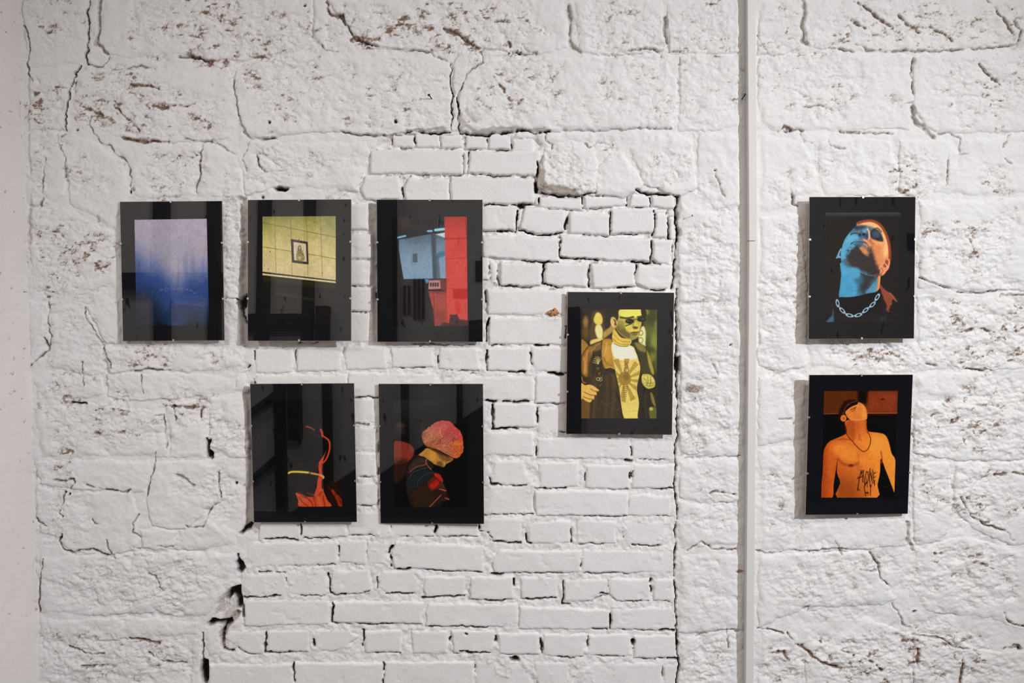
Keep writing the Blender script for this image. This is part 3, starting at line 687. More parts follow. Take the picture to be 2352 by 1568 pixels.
# deep open joints
for pts, wd in ((T2((750, 430), (748, 520), (752, 600), (770, 650)), 4.5), (T2((770, 650), (755, 700), (760, 800), (750, 880)), 4.5), (T2((795, 660), (800, 760), (805, 860), (815, 900)), 4.5), (T2((450, 895), (540, 888), (650, 900), (740, 890)), 5), (T2((815, 898), (870, 905), (1000, 910), (1150, 892), (1230, 874), (1280, 885), (1320, 905), (1420, 884)), 6), (T2((1340, 1090), (1335, 1200), (1322, 1270)), 6), (T2((1322, 1270), (1335, 1300)), 12),
                (K5((690, 200), (850, 228), (1050, 232), (1200, 217), (1300, 206)), 6), (K5((1700, 170), (1760, 185), (1820, 207), (1980, 217), (2090, 218), (2150, 240)), 8), (K5((2147, 240), (2132, 380), (2145, 560), (2140, 700)), 8), (K5((2140, 700), (2130, 900), (2112, 1100), (2080, 1240)), 6),
                ([(1554, 665), (1553, 800), (1556, 1000), (1549, 1030), (1552, 1070), (1548, 1110), (1555, 1170), (1550, 1250), (1549, 1330), (1552, 1400), (1553, 1440), (1557, 1480), (1556, 1580)], 5), ([(1554, 822), (1556, 850)], 13), (T4((1395, 1430), (1405, 1500), (1430, 1556)), 9), (T4((1640, 462), (1612, 500), (1640, 600), (1662, 660)), 9), (T4((1675, 958), (1690, 945)), 9), (T4((1720, 840), (1720, 905)), 3.5), (T4((1510, 490), (1600, 490)), 3.5), (T4((480, 1192), (530, 1186), (580, 1195)), 6),
                (T7((1605, 690), (1612, 740), (1640, 780)), 9), (T7((1625, 905), (1570, 935), (1535, 975)), 16), (T7((1600, 960), (1630, 1030)), 16), (T7((1405, 1160), (1450, 1128), (1560, 1140)), 11), (T7((1530, 1150), (1500, 1220), (1490, 1280)), 11), (T7((1372, 1215), (1370, 1390)), 3.5), (T7((1375, 1400), (1385, 1560)), 14), (T7((1620, 545), (1690, 480)), 9), (T7((1500, 1330), (1570, 1340)), 6), (K1((450, 570), (700, 575)), 2.6),
                (K5((420, 330), (470, 350)), 12), (K5((405, 390), (400, 600)), 4), (K5((200, 600), (390, 615)), 6), (K5((430, 610), (620, 640), (780, 660), (900, 640)), 5), (K5((950, 480), (935, 600)), 7), (K5((1428, 400), (1420, 650)), 4), (K5((1902, 430), (1890, 660)), 5), (K5((2052, 460), (2060, 700)), 4), (K5((885, 680), (880, 900)), 4), (K5((890, 905), (1100, 915), (1280, 935)), 5), (K5((1660, 950), (1840, 965)), 8), (K5((690, 970), (685, 1180)), 6), (K5((1190, 980), (1195, 1210)), 8), (K5((1700, 985), (1695, 1070)), 6), (K5((560, 935), (750, 950)), 5), (K5((190, 1050), (205, 1200)), 9), (K5((225, 1215), (420, 1215)), 4), (K5((710, 1180), (900, 1220)), 4), (K5((1870, 720), (1860, 960)), 4), (K5((60, 325), (250, 330), (560, 320)), 4), (K5((1500, 1222), (1660, 1216)), 5), (K5((1850, 1248), (2010, 1252)), 4), (K5((1110, 250), (1120, 370)), 4), (K5((1612, 250), (1605, 345)), 4), (K5((1862, 250), (1860, 350)), 4),
                (T5((1005, 1330), (990, 1470)), 6), (K3((2, 380), (60, 378)), 3)):
    C(pts, wd * 0.64, 17, .95, 0.6, .55)
# slits under and between the bricks of the lower courses
rb = np.random.RandomState(11)
for pts, top, r in BRICKS:
    a = np.asarray(pts, float)
    x0, x1, y0, y1 = a[:, 0].min(), a[:, 0].max(), a[:, 1].min(), a[:, 1].max()
    if y0 < 300:
        continue
    if x1 - x0 > 14:
        xs = np.linspace(x0 + 4, x1 - 4, 7)
        ys = []
        for x in xs:
            hit = [a[i][1] + (a[(i + 1) % len(a)][1] - a[i][1]) * (x - a[i][0]) / (a[(i + 1) % len(a)][0] - a[i][0]) for i in range(len(a)) if (a[i][0] > x) != (a[(i + 1) % len(a)][0] > x)]
            ys.append(max(hit) + 2.0)
        i0, i1 = sorted(rb.choice(7, 2, replace=False))
        if i1 - i0 < 3:
            i0, i1 = max(0, i0 - 1), min(6, i1 + 2)
        if rb.rand() < 0.75:
            C(list(zip(xs[i0:i1 + 1], ys[i0:i1 + 1])), rb.choice([2.0, 2.4, 3.0]), 6, rb.choice([.2, .5, .85]), .45, 1.0)
    if rb.rand() < 0.5:
        f0 = rb.uniform(0, .5)
        xl = x0 - 2.4
        C([(xl, y0 + (y1 - y0) * f0), (xl, y0 + (y1 - y0) * (f0 + rb.uniform(.25, .5)))], rb.choice([2.6, 3.2, 4.2]), 8, rb.choice([.3, .7, .95]), .4, .9)
for pts, wd in ((K1((515, 1120), (510, 1290)), 5), (K1((510, 1295), (720, 1298)), 3.5), (K1((940, 1180), (945, 1230)), 5), (K1((1380, 1090), (1390, 1200)), 5), (K1((2175, 1160), (2175, 1195)), 6), (K1((1100, 760), (1140, 785), (1230, 772)), 5), (K1((1065, 590), (1085, 640)), 5), (K1((1640, 340), (1625, 400)), 6), (K1((1690, 540), (1810, 548)), 5), (K1((2040, 160), (2040, 215)), 6.5), (K1((830, 150), (830, 240)), 4), (K1((505, 272), (650, 268), (790, 285)), 4), (K1((1640, 768), (1860, 765)), 4), (K1((1910, 800), (2190, 798)), 5.5), (K1((1165, 345), (1175, 390)), 4.5), (K1((320, 800), (470, 800), (640, 780)), 4), (K1((760, 1395), (765, 1560)), 3.5), (K1((1568, 1380), (1570, 1450)), 4), (K1((1110, 850), (1110, 1010), (1150, 1032)), 4),
                (K2((440, 295), (650, 300)), 5.5), (K2((695, 230), (705, 300), (740, 315)), 4.5), (K2((1110, 190), (1110, 310)), 6), (K2((380, 582), (495, 586)), 6.5), (K2((590, 640), (595, 690)), 5), (K2((330, 820), (510, 822)), 5), (K2((1460, 950), (1455, 1090)), 4), (K2((1300, 1085), (1430, 1095)), 4.5), (K2((1900, 1098), (2030, 1095)), 4.5), (K2((428, 1155), (428, 1195)), 6), (K2((832, 1165), (830, 1300)), 4.5), (K2((1655, 1180), (1655, 1215)), 7), (K2((1828, 640), (1828, 665)), 5), (K2((1828, 705), (1828, 755)), 4), (K2((0, 800), (150, 785)), 4), (K2((100, 1290), (370, 1305)), 4.5), (K2((560, 1360), (625, 1362)), 11), (K2((1970, 1352), (2050, 1352)), 5), (K2((1350, 770), (1420, 768)), 4), (K2((18, 1160), (18, 1195)), 6), (K2((1030, 650), (1035, 760), (1015, 860), (1080, 860)), 4), (K2((700, 820), (930, 795)), 5),
                (K3((1445, 1050), (1445, 1120)), 4), (K3((1390, 1165), (1445, 1175)), 7), (K3((345, 366), (490, 368)), 5), (K3((700, 382), (830, 392)), 5.5), (K3((130, 628), (240, 630)), 4), (K3((300, 632), (530, 638)), 6), (K3((580, 1410), (670, 1418)), 5), (K3((740, 1412), (850, 1410)), 3.5), (K3((170, 1320), (180, 1390), (250, 1390)), 5), (K3((200, 875), (360, 873)), 5), (K3((1440, 1280), (1440, 1330)), 3.5), (K3((150, 170), (155, 350)), 4), (K3((580, 120), (700, 125)), 4.5), (K3((205, 660), (205, 860)), 6), (K3((610, 700), (605, 770)), 4), (K3((540, 200), (560, 300)), 4)):
    C(pts, wd, 14, .95, .6, .35)
# black voids where the masonry has fallen away
def void(pts, dep, so=1.0, we=0.4, ba=0.0, soft=3.0):
    a = np.asarray(pts, float)
    wdw = win(a[:, 0].min() - 10, a[:, 1].min() - 10, a[:, 0].max() + 10, a[:, 1].max() + 10)
    m = sstep(-soft, soft, psd(U[wdw] + 0.6 * wx[wdw] + jx[wdw], V[wdw] + 0.6 * wy[wdw] + jy[wdw], a))
    H[wdw] -= dep * m
    soot[wdw] = np.maximum(soot[wdw], so * m)
    wear[wdw] = np.maximum(wear[wdw], we * m)
    bare[wdw] = np.maximum(bare[wdw], ba * m)
void(T7((1470, 1250), (1510, 1165), (1600, 1060), (1630, 1080), (1545, 1190), (1515, 1250), (1515, 1320), (1580, 1345), (1500, 1340)), 12, 0.0, .45, .5)
void(T7((1480, 990), (1540, 930), (1560, 960), (1540, 1060), (1440, 1110), (1460, 1060)), 6, 0.0, .3, .3)
for pts in (T7((1598, 690), (1612, 715), (1645, 750), (1652, 790), (1620, 818), (1603, 800)), T7((1628, 895), (1630, 960), (1642, 1048), (1598, 1048), (1600, 990), (1570, 962), (1540, 992), (1515, 985), (1545, 948), (1580, 918)),
            T7((1398, 1168), (1430, 1122), (1490, 1133), (1562, 1126), (1566, 1152), (1535, 1174), (1520, 1162), (1470, 1152), (1440, 1168)), T7((1370, 1398), (1402, 1410), (1407, 1480), (1402, 1560), (1368, 1560), (1352, 1460)), T7((1612, 552), (1660, 503), (1702, 482), (1690, 512), (1640, 547)),
            T4((1393, 1438), (1420, 1440), (1412, 1500), (1440, 1530), (1430, 1558), (1398, 1558)), K3((1838, 238), (1892, 233), (1886, 300), (1880, 352), (1838, 360)), K5((598, 92), (632, 80), (630, 130), (652, 170), (610, 207), (594, 150)), K5((420, 325), (490, 330), (480, 365), (430, 372)), T1((1850, 1272), (1890, 1258), (1950, 1268), (1945, 1284), (1860, 1286)), T4((1600, 500), (1650, 455), (1655, 540), (1640, 560), (1610, 530))):
    void(pts, 22)
# scattered holes
for x, y, r in ((646, 433, 5), (640, 432, 5), (654, 432, 5), (602, 452, 5), (618, 281, 4), (176, 298, 4), (909, 278, 4.5), (1073, 1457, 3.6), (1677, 794, 3), (1194, 124, 3.5), (160, 1135, 3), (139, 1236, 4), (1184, 1512, 4.5), (2100, 1405, 4), (2342, 1490, 5), (1642, 391, 3), (302, 441, 2.5), (700, 12, 3), (540, 1110, 3)):
    C([(x - .5, y), (x + .5, y)], 2 * r, 14, 1.0, .4, .15)
# bare, unpainted undersides of the jutting stones
for pts, wd, al in (([(1244, 398), (1252, 428), (1280, 438), (1320, 442)], 17, .95), ([(1058, 262), (1066, 292), (1090, 302), (1150, 300), (1200, 291)], 12, .7), ([(940, 299), (985, 296), (1020, 298)], 7, .8), ([(1218, 296), (1250, 298)], 7, .6), ([(1076, 250), (1092, 272)], 14, .55), ([(1246, 360), (1242, 395)], 8, .6), ([(1562, 455), (1560, 540)], 9, .55), ([(1560, 690), (1562, 780)], 8, .5), ([(1560, 1000), (1566, 1045)], 9, .6), ([(556, 560), (560, 780)], 14, .4), ([(568, 1195), (590, 1215)], 16, .5), ([(1580, 888), (1610, 890)], 14, .6), ([(540, 1380), (520, 1430)], 22, .5), ([(720, 1238), (880, 1242)], 5, .3), ([(70, 470), (72, 560)], 12, .4)):
    a = np.asarray(pts, float)
    wdw = win(a[:, 0].min() - 30, a[:, 1].min() - 30, a[:, 0].max() + 30, a[:, 1].max() + 30)
    d = pld(U[wdw] + 2 * wx[wdw], V[wdw] + 2 * wy[wdw], a)
    bare[wdw] = np.maximum(bare[wdw], al * sstep(wd * 0.62, wd * 0.32, d))
# rust-ochre stains left in the paint
for x, y, rx, ry, al in ((1590, 893, 34, 9, .6), (2195, 1100, 12, 8, .2), (960, 1247, 50, 3, .3), (1270, 735, 26, 5, .3), (2310, 440, 26, 16, .3), (178, 232, 10, 8, .45), (306, 436, 8, 8, .55), (226, 500, 5, 12, .5), (470, 285, 50, 26, .22), (300, 225, 70, 30, .2), (1700, 1311, 14, 4, .8), (90, 935, 12, 12, .5), (330, 20, 60, 40, .15), (2280, 395, 40, 18, .2)):
    wdw = win(x - 2 * rx, y - 2 * ry, x + 2 * rx, y + 2 * ry)
    rr = np.sqrt(((U[wdw] - x) / rx) ** 2 + ((V[wdw] - y) / ry) ** 2) + 0.5 * n_fin[wdw]
    wear[wdw] = np.maximum(wear[wdw], al * sstep(1.2, 0.4, rr))

H = np.clip(H, -34, 17)
PX, PZ = P(U, V)
VERT = np.stack([PX, -H / 1000.0, PZ], -1).reshape(-1, 3)
ATT = np.stack([np.clip(wear, 0, 1), np.clip(soot, 0, 1), np.clip(bare, 0, 1), np.ones(U.shape)], -1).reshape(-1, 4)
idx = np.arange(NV * NU).reshape(NV, NU)
# counter-clockwise seen from the room
Q = np.stack([idx[1:, :-1], idx[1:, 1:], idx[:-1, 1:], idx[:-1, :-1]], -1).reshape(-1, 4)
FL = np.maximum(LAB[:-1, :-1], LAB[1:, 1:]).ravel()
order = np.argsort(FL, kind='stable')
FLs = FL[order]
bounds = np.searchsorted(FLs, np.arange(-1, len(KIND) + 1))

def piece(name, faces, parent=None, back=None, **props):
    used, inv = np.unique(faces, return_inverse=True)
    q = inv.reshape(-1, 4)
    vx = VERT[used]
    at = ATT[used]
    if back is not None:                         # close the piece with sides running back into the wall
        e = np.concatenate([q[:, [0, 1]], q[:, [1, 2]], q[:, [2, 3]], q[:, [3, 0]]])
        n = len(used)
        key = np.minimum(e[:, 0], e[:, 1]).astype(np.int64) * n + np.maximum(e[:, 0], e[:, 1])
        _, first, cnt = np.unique(key, return_index=True, return_counts=True)
        be = e[first[cnt == 1]]
        a, b = vx[be[:, 0]], vx[be[:, 1]]
        m = len(be)
        ab, bb = a.copy(), b.copy()
        ab[:, 1] = back
        bb[:, 1] = back
        vx = np.concatenate([vx, a, b, bb, ab])
        at = np.concatenate([at, at[be[:, 0]], at[be[:, 1]], at[be[:, 1]], at[be[:, 0]]])
        s = np.arange(m)
        q = np.concatenate([q, np.stack([n + m + s, n + s, n + 3 * m + s, n + 2 * m + s], -1)])
    return link(name, grid_mesh(name, vx, q, at), M_WALL, parent, **props)

wall = piece('wall_back', Q[order[bounds[0]:bounds[1]]], kind='structure')
for i in range(len(KIND)):
    f = order[bounds[i + 1]:bounds[i + 2]]
    if len(f) > 6:
        piece(KIND[i], Q[f], wall, back=0.05)

def surf(u, v):
    """a point on the relief"""
    i = min(NV - 1, np.searchsorted(VA, v))
    j = min(NU - 1, np.searchsorted(UA, u))
    return Vector(VERT[idx[i, j]])
# ------------------------------------------------------------------ rest of the room
XL = -1.3893
# left return wall, whitewashed, seen as a thin strip
ya = np.concatenate([np.arange(0.03, -0.22, -0.0045), np.arange(-0.22, -0.72, -0.02)])
za = np.arange(0, 3.32, 0.0052)
Yg, Zg = np.meshgrid(ya, za)
u2, v2 = (Yg * 800).astype(np.float32), (Zg * -800).astype(np.float32)
m1, m2, m3 = fbm(u2, v2, 60, seed=2), fbm(u2, v2, 16, 9, seed=5), fbm(u2, v2, 130, seed=9)
hx = 2.0 * m3 + 1.4 * m1 + 0.5 * m2
w2 = np.zeros(Yg.shape)
s2 = np.zeros(Yg.shape)
for z in np.arange(0.1, 3.2, 0.0865):                # faint flush brick courses under the paint
    d = np.abs(v2 / -800 - z + 0.004 * m1)
    line = sstep(0.005, 0.001, d) * sstep(0.0, 0.6, m3 + 0.5 * m1)
    hx -= 1.4 * line
    s2 = np.maximum(s2, 0.35 * line * sstep(.3, .8, m2))
spots = sstep(0.62, 1.0, fbm(u2, v2, 22, 10, seed=21))
w2 = 0.6 * spots
hx -= 1.5 * spots
hx += 5 * sstep(0.02, -0.005, -Yg) * (0.3 + m1)      # plaster rounding into the corner
vx = np.stack([XL + hx / 1000.0, Yg, Zg], -1).reshape(-1, 3)
ii = np.arange(Yg.size).reshape(Yg.shape)
q = np.stack([ii[:-1, :-1], ii[:-1, 1:], ii[1:, 1:], ii[1:, :-1]], -1).reshape(-1, 4)
at = np.stack([w2, s2, 0 * w2, 1 + 0 * w2], -1).reshape(-1, 4)
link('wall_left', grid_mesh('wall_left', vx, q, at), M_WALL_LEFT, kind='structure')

def slab(name, x0, x1, y0, y1, z0, z1, mat):
    bm = bmesh.new()
    bm_box(bm, x0, x1, y0, y1, z0, z1)
    return bm_obj(name, bm, mat, kind='structure')
XR = 5.2
slab('floor', -5.0, XR, -3.8, 0.1, -0.1, 0.0, M_FLOOR)
slab('ceiling', -5.0, XR, -3.8, 0.1, 3.3, 3.4, M_CEIL)
slab('wall_front', -5.0, XR, -3.8, -3.7, 0.0, 3.3, M_PLASTER)
slab('wall_right', XR, XR + 0.1, -3.8, 0.1, 0.0, 3.3, M_PLASTER)
slab('wall_far_left', -5.1, -5.0, -3.8, 0.1, 0.0, 3.3, M_PLASTER)
slab('wall_left_return', -5.0, XL - 0.03, -0.70, -0.62, 0.0, 3.3, M_PLASTER)
# dark timber frame and stand-ins on the front wall, seen only reflected in glass
n = [0]
def reflected_part(x0, x1, y0, y1, z0, z1):
    n[0] += 1
    slab('reflected_part_%d' % n[0], x0, x1, y0, y1, z0, z1, M_DARK)
for x0, x1, z0, z1 in ((-2.01, -1.94, 0, 3.3), (-1.70, -1.64, 0, 3.3), (-1.61, -1.53, 1.92, 0.5), (-1.07, -1.03, 0, 3.3), (-0.70, -0.67, 0, 1.2), (-1.03, -0.71, 1.0, 3.3), (-1.38, -1.33, 0, 1.3), (-2.36, -2.27, 0, 2.7)):
    reflected_part(x0, x1, -3.70, -3.62, min(z0, z1), max(z0, z1))
for bx in (-0.672, -0.642, -0.605, -0.578, -0.551):  # dark slats standing in for pictures on the opposite wall, added for reflections
    reflected_part(bx, bx + 0.019, -3.70, -3.68, 1.60 if bx < -0.62 else 1.57, 1.79 if bx < -0.62 else 1.86)
reflected_part(-0.20, -0.13, -3.70, -3.68, 1.82, 1.95)  # stand-in for a dark picture, added for its reflection
reflected_part(2.83, 2.90, -3.70, -3.68, 2.03, 2.14)  # another picture stand-in, there only to be reflected
reflected_part(-3.0, -1.64, -3.70, -3.63, 1.76, 1.87)
reflected_part(-2.8, -1.9, -3.70, -3.63, 0.02, 0.12)
reflected_part(2.05, XR, -3.70, -3.60, 0.0, 1.12)  # low dark panel added so the glass facing it reflects dark
for (xa, z_a, xb, zb) in ((-1.94, 0.62, -1.69, 0.80), (-1.94, 0.16, -1.69, 0.38)):
    n[0] += 1
    bm = bmesh.new()
    tube(bm, [(xa, -3.66, z_a), (xb, -3.66, zb)], 0.026, 6)
    bm_obj('reflected_part_%d' % n[0], bm, M_DARK, kind='structure')
# dark block added for its reflection, standing in for stairs and photographer
n[0] += 1
bm = bmesh.new()
prof = [(-1.62, 0.0), (-0.25, 0.93), (-0.24, 1.56), (0.42, 1.62), (0.44, 0.0)]
f0 = [bm.verts.new((x, -3.69, z)) for x, z in prof]
f1 = [bm.verts.new((x, -3.58, z)) for x, z in prof]
bm.faces.new(f0)
bm.faces.new(f1[::-1])
for k in range(5):
    bm.faces.new((f0[k], f1[k], f1[(k + 1) % 5], f0[(k + 1) % 5]))
bmesh.ops.recalc_face_normals(bm, faces=bm.faces)
bm_obj('reflected_part_%d' % n[0], bm, M_DARK, kind='structure')

# ------------------------------------------------------------------ white conduit running down the wall
con = empty('cable_conduit', (0.68, 0, 0), 'square white plastic conduit running down the wall left of the blue-and-orange head print', 'conduit')
def conduit(name, xa, za, xb, zb):
    bm = bmesh.new()
    wd, dp = 0.0232, 0.0275
    r0 = [bm.verts.new((xa + a - 0.68, b, za)) for a, b in ((0, -dp), (wd, -dp), (wd, 0.012), (0, 0.012))]
    r1 = [bm.verts.new((xb + a - 0.68, b, zb)) for a, b in ((0, -dp), (wd, -dp), (wd, 0.012), (0, 0.012))]
    for k in range(4):
        bm.faces.new((r0[k], r0[(k + 1) % 4], r1[(k + 1) % 4], r1[k]))
    bm.faces.new(r0[::-1])
    bm.faces.new(r1)
    bmesh.ops.recalc_face_normals(bm, faces=bm.faces)
    ed = [e for e in bm.edges if abs(e.verts[0].co.z - e.verts[1].co.z) > 0.3]
    bmesh.ops.bevel(bm, geom=ed, offset=0.0012, segments=2, affect='EDGES')
    bm_obj(name, bm, M_PVC, con)
conduit('conduit_length', 0.6816, 0.0, 0.6714, 1.7712)
conduit('conduit_length', 0.6712, 1.7730, 0.6395, 3.3)
# ------------------------------------------------------------------ the eight prints, inked per vertex on flat paper
class Ink:
    """paints a print in the pixel frame of a 4.128x enlargement of the photograph"""
    def __init__(s, quad, nx=150, ny=222, seed=0):
        a, b = np.meshgrid(np.linspace(0, 1, nx), np.linspace(0, 1, ny))
        q = np.asarray(quad, float)
        p = ((1 - a) * (1 - b))[..., None] * q[0] + (a * (1 - b))[..., None] * q[1] + (a * b)[..., None] * q[2] + ((1 - a) * b)[..., None] * q[3]
        s.X, s.Y = p[..., 0].astype(np.float32), p[..., 1].astype(np.float32)
        s.nx, s.ny, s.seed = nx, ny, seed
        s.im = np.zeros((ny, nx, 3), np.float32)
        s.n1 = fbm(s.X, s.Y, 60, seed=seed + 1)
        s.n2 = fbm(s.X, s.Y, 17, seed=seed + 3)
    def put(s, al, c):
        c = np.asarray(c, np.float32)
        s.im = s.im * (1 - al[..., None]) + c * al[..., None]
    def fill(s, c):
        s.im[:] = c
    def poly(s, pts, c, soft=5, a=1.0, sm=4, rag=0.0):
        p = smooth(pts, sm) if sm else np.asarray(pts, float)
        s.put(a * np.clip(psd(s.X + rag * s.n2, s.Y + rag * s.n2, p) / soft + 0.5, 0, 1), c)
    def ell(s, x, y, rx, ry, c, soft=0.25, a=1.0, rot=0.0, rag=0.0):
        t = math.radians(rot)
        dx, dy = s.X - x, s.Y - y
        r = np.sqrt(((dx * math.cos(t) + dy * math.sin(t)) / rx) ** 2 + ((-dx * math.sin(t) + dy * math.cos(t)) / ry) ** 2) + rag * s.n2
        s.put(a * sstep(1 + soft, 1 - soft, r), c)
    def ring(s, x, y, rx, ry, wd, c, a=1.0, rot=0.0):
        t = math.radians(rot)
        dx, dy = s.X - x, s.Y - y
        r = np.sqrt(((dx * math.cos(t) + dy * math.sin(t)) / rx) ** 2 + ((-dx * math.sin(t) + dy * math.cos(t)) / ry) ** 2)
        d = np.abs(r - 1) * min(rx, ry)
        s.put(a * np.clip((wd / 2 - d) / 4 + 0.5, 0, 1), c)
    def line(s, pts, wd, c, soft=4, a=1.0, sm=4):
        p = smooth(pts, sm, False) if sm and len(pts) > 2 else np.asarray(pts, float)
        s.put(a * np.clip((wd / 2 - pld(s.X, s.Y, p)) / soft + 0.5, 0, 1), c)
    def ramp(s, t, stops, al=None):
        xs = [k for k, _ in stops]
        c = np.stack([np.interp(t, xs, [v[i] for _, v in stops]) for i in range(3)], -1)
        al = np.ones(t.shape) if al is None else al
        s.im = s.im * (1 - al[..., None]) + c * al[..., None]
    def mask(s, pts, soft=5, sm=4, rag=0.0):
        p = smooth(pts, sm) if sm else np.asarray(pts, float)
        return np.clip(psd(s.X + rag * s.n2, s.Y + rag * s.n2, p) / soft + 0.5, 0, 1)
    def colours(s, sat=1.0, grain=5.0):
        r = np.random.RandomState(s.seed + 50)
        im = s.im * (1 + 0.035 * s.n1 + 0.04 * s.n2)[..., None] + r.normal(0, grain, s.im.shape[:2])[..., None] * (0.4 + s.im.mean(-1, keepdims=True) / 200)
        x = np.clip(im, 0, 255) / 255
        lin = np.where(x < 0.04045, x / 12.92, ((x + 0.055) / 1.055) ** 2.4)
        lum = (lin * np.array([.2126, .7152, .0722])).sum(-1, keepdims=True)
        lin = lum + sat * (lin - lum)
        lin = np.clip(lin * 1.16 - 0.008, 0.004, 0.95)
        return np.concatenate([lin, np.ones(lin.shape[:2] + (1,))], -1).reshape(-1, 4)

def sky_print():
    k = Ink([(242, 310), (928, 290), (945, 1310), (255, 1315)], seed=1)
    pl = 170 * np.exp(-((k.X - 640) / 120) ** 2) * sstep(560, 760, k.Y) + 60 * np.exp(-((k.X - 870) / 90) ** 2) - 110 * np.exp(-((k.X - 255) / 80) ** 2)
    t = k.Y - pl + 34 * k.n1 + 14 * k.n2
    k.ramp(t, [(290, (184, 172, 194)), (480, (182, 173, 190)), (600, (170, 165, 186)), (690, (140, 145, 182)), (780, (98, 118, 168)), (860, (62, 88, 152)), (960, (50, 78, 144)), (1060, (52, 76, 130)), (1160, (38, 56, 92)), (1250, (28, 36, 54)), (1330, (20, 23, 28))])
    k.ell(330, 1180, 130, 190, (40, 44, 56), 0.7, 0.75)
    k.ell(620, 620, 130, 160, (178, 172, 186), 0.9, 0.5)
    k.put(0.25 * sstep(0.2, 1, vn(k.X, k.Y, 26, 300, 6)) * sstep(420, 800, k.Y), (60, 84, 150))
    for i, (x, y) in enumerate([(495, 972), (545, 966), (600, 958), (650, 962), (690, 958), (735, 966), (775, 978), (810, 1000)]):
        k.ring(x, y, 17 if i in (1, 2) else 11, 13 if i in (1, 2) else 5, 5, (142, 148, 196), 0.55)
    k.line([(400, 1000), (420, 992)], 6, (120, 130, 185), a=.5)
    k.poly([(590, 1060), (620, 1105), (910, 1135), (912, 1270), (560, 1275), (500, 1290)], (34, 52, 82), 14, .55, 0)
    return k

def icon_print():
    k = Ink([(218, 278), (913, 272), (913, 1300), (216, 1300)], seed=2)
    k.fill((33, 32, 31))
    t = (k.Y - 278) / 560 + 0.10 * (k.X - 218) / 700
    wallm = k.mask([(216, 270), (914, 262), (914, 886), (216, 808)], 4, 0)
    k.ramp(t + 0.05 * k.n1, [(0, (140, 142, 58)), (0.25, (188, 178, 88)), (0.5, (216, 200, 118)), (1.0, (222, 204, 138))], wallm)
    k.put(0.55 * wallm * sstep(700, 920, k.X) * sstep(700, 280, k.Y), (140, 148, 96))
    k.put(0.35 * wallm * sstep(480, 230, k.X) * sstep(540, 820, k.Y), (222, 202, 166))
    ln = (128, 112, 52)
    for p in ([(218, 335), (913, 472)], [(218, 565), (490, 606)], [(655, 632), (913, 678)]):
        k.line(p, 6, ln, 4, .85)
    for p in ([(333, 276), (346, 808)], [(485, 274), (500, 828)], [(632, 272), (645, 500)], [(768, 270), (786, 860)], [(648, 735), (650, 840)]):
        k.line(p, 5, ln, 4, .7)
    k.line([(410, 425), (480, 462)], 3, ln, 3, .6)
    for x, y in ((290, 608), (784, 813), (235, 742), (272, 775)):
        k.ell(x, y, 4, 5, (80, 68, 36))
    k.poly([(486, 489), (648, 516), (656, 731), (498, 713)], (70, 62, 54), 4, 1, 0)
    k.poly([(511, 517), (629, 535), (637, 706), (518, 690)], (222, 210, 176), 4, 1, 0)
    k.ring(572, 575, 38, 42, 4, (190, 176, 120), .8)
    k.poly([(545, 690), (540, 620), (556, 592), (590, 592), (610, 630), (616, 690)], (158, 142, 62), 5, .9)
    k.poly([(552, 570), (566, 548), (584, 560), (586, 596), (556, 598)], (112, 100, 48), 4)
    k.ell(570, 574, 11, 15, (196, 176, 112))
    for p in ([(548, 640), (576, 606), (606, 650)], [(560, 688), (574, 640), (590, 688)], [(552, 610), (604, 632)]):
        k.line(p, 5, (96, 86, 40), 4, .9, 0)
    k.ell(572, 668, 14, 16, (214, 198, 140), .3, .8)
    k.line([(563, 494), (566, 503)], 7, (60, 50, 42))
    k.line([(216, 805), (914, 886)], 11, (54, 42, 30), 4, 1)
    k.line([(216, 824), (914, 900)], 17, (236, 222, 158), 4, 1)
    k.poly([(216, 840), (914, 914), (914, 962), (216, 892)], (52, 52, 24), 30, .8, 0)
    k.line([(350, 1005), (700, 1062)], 26, (54, 54, 34), 8, .7)
    k.line([(235, 1030), (520, 930)], 5, (24, 24, 20), 5, .6)
    return k

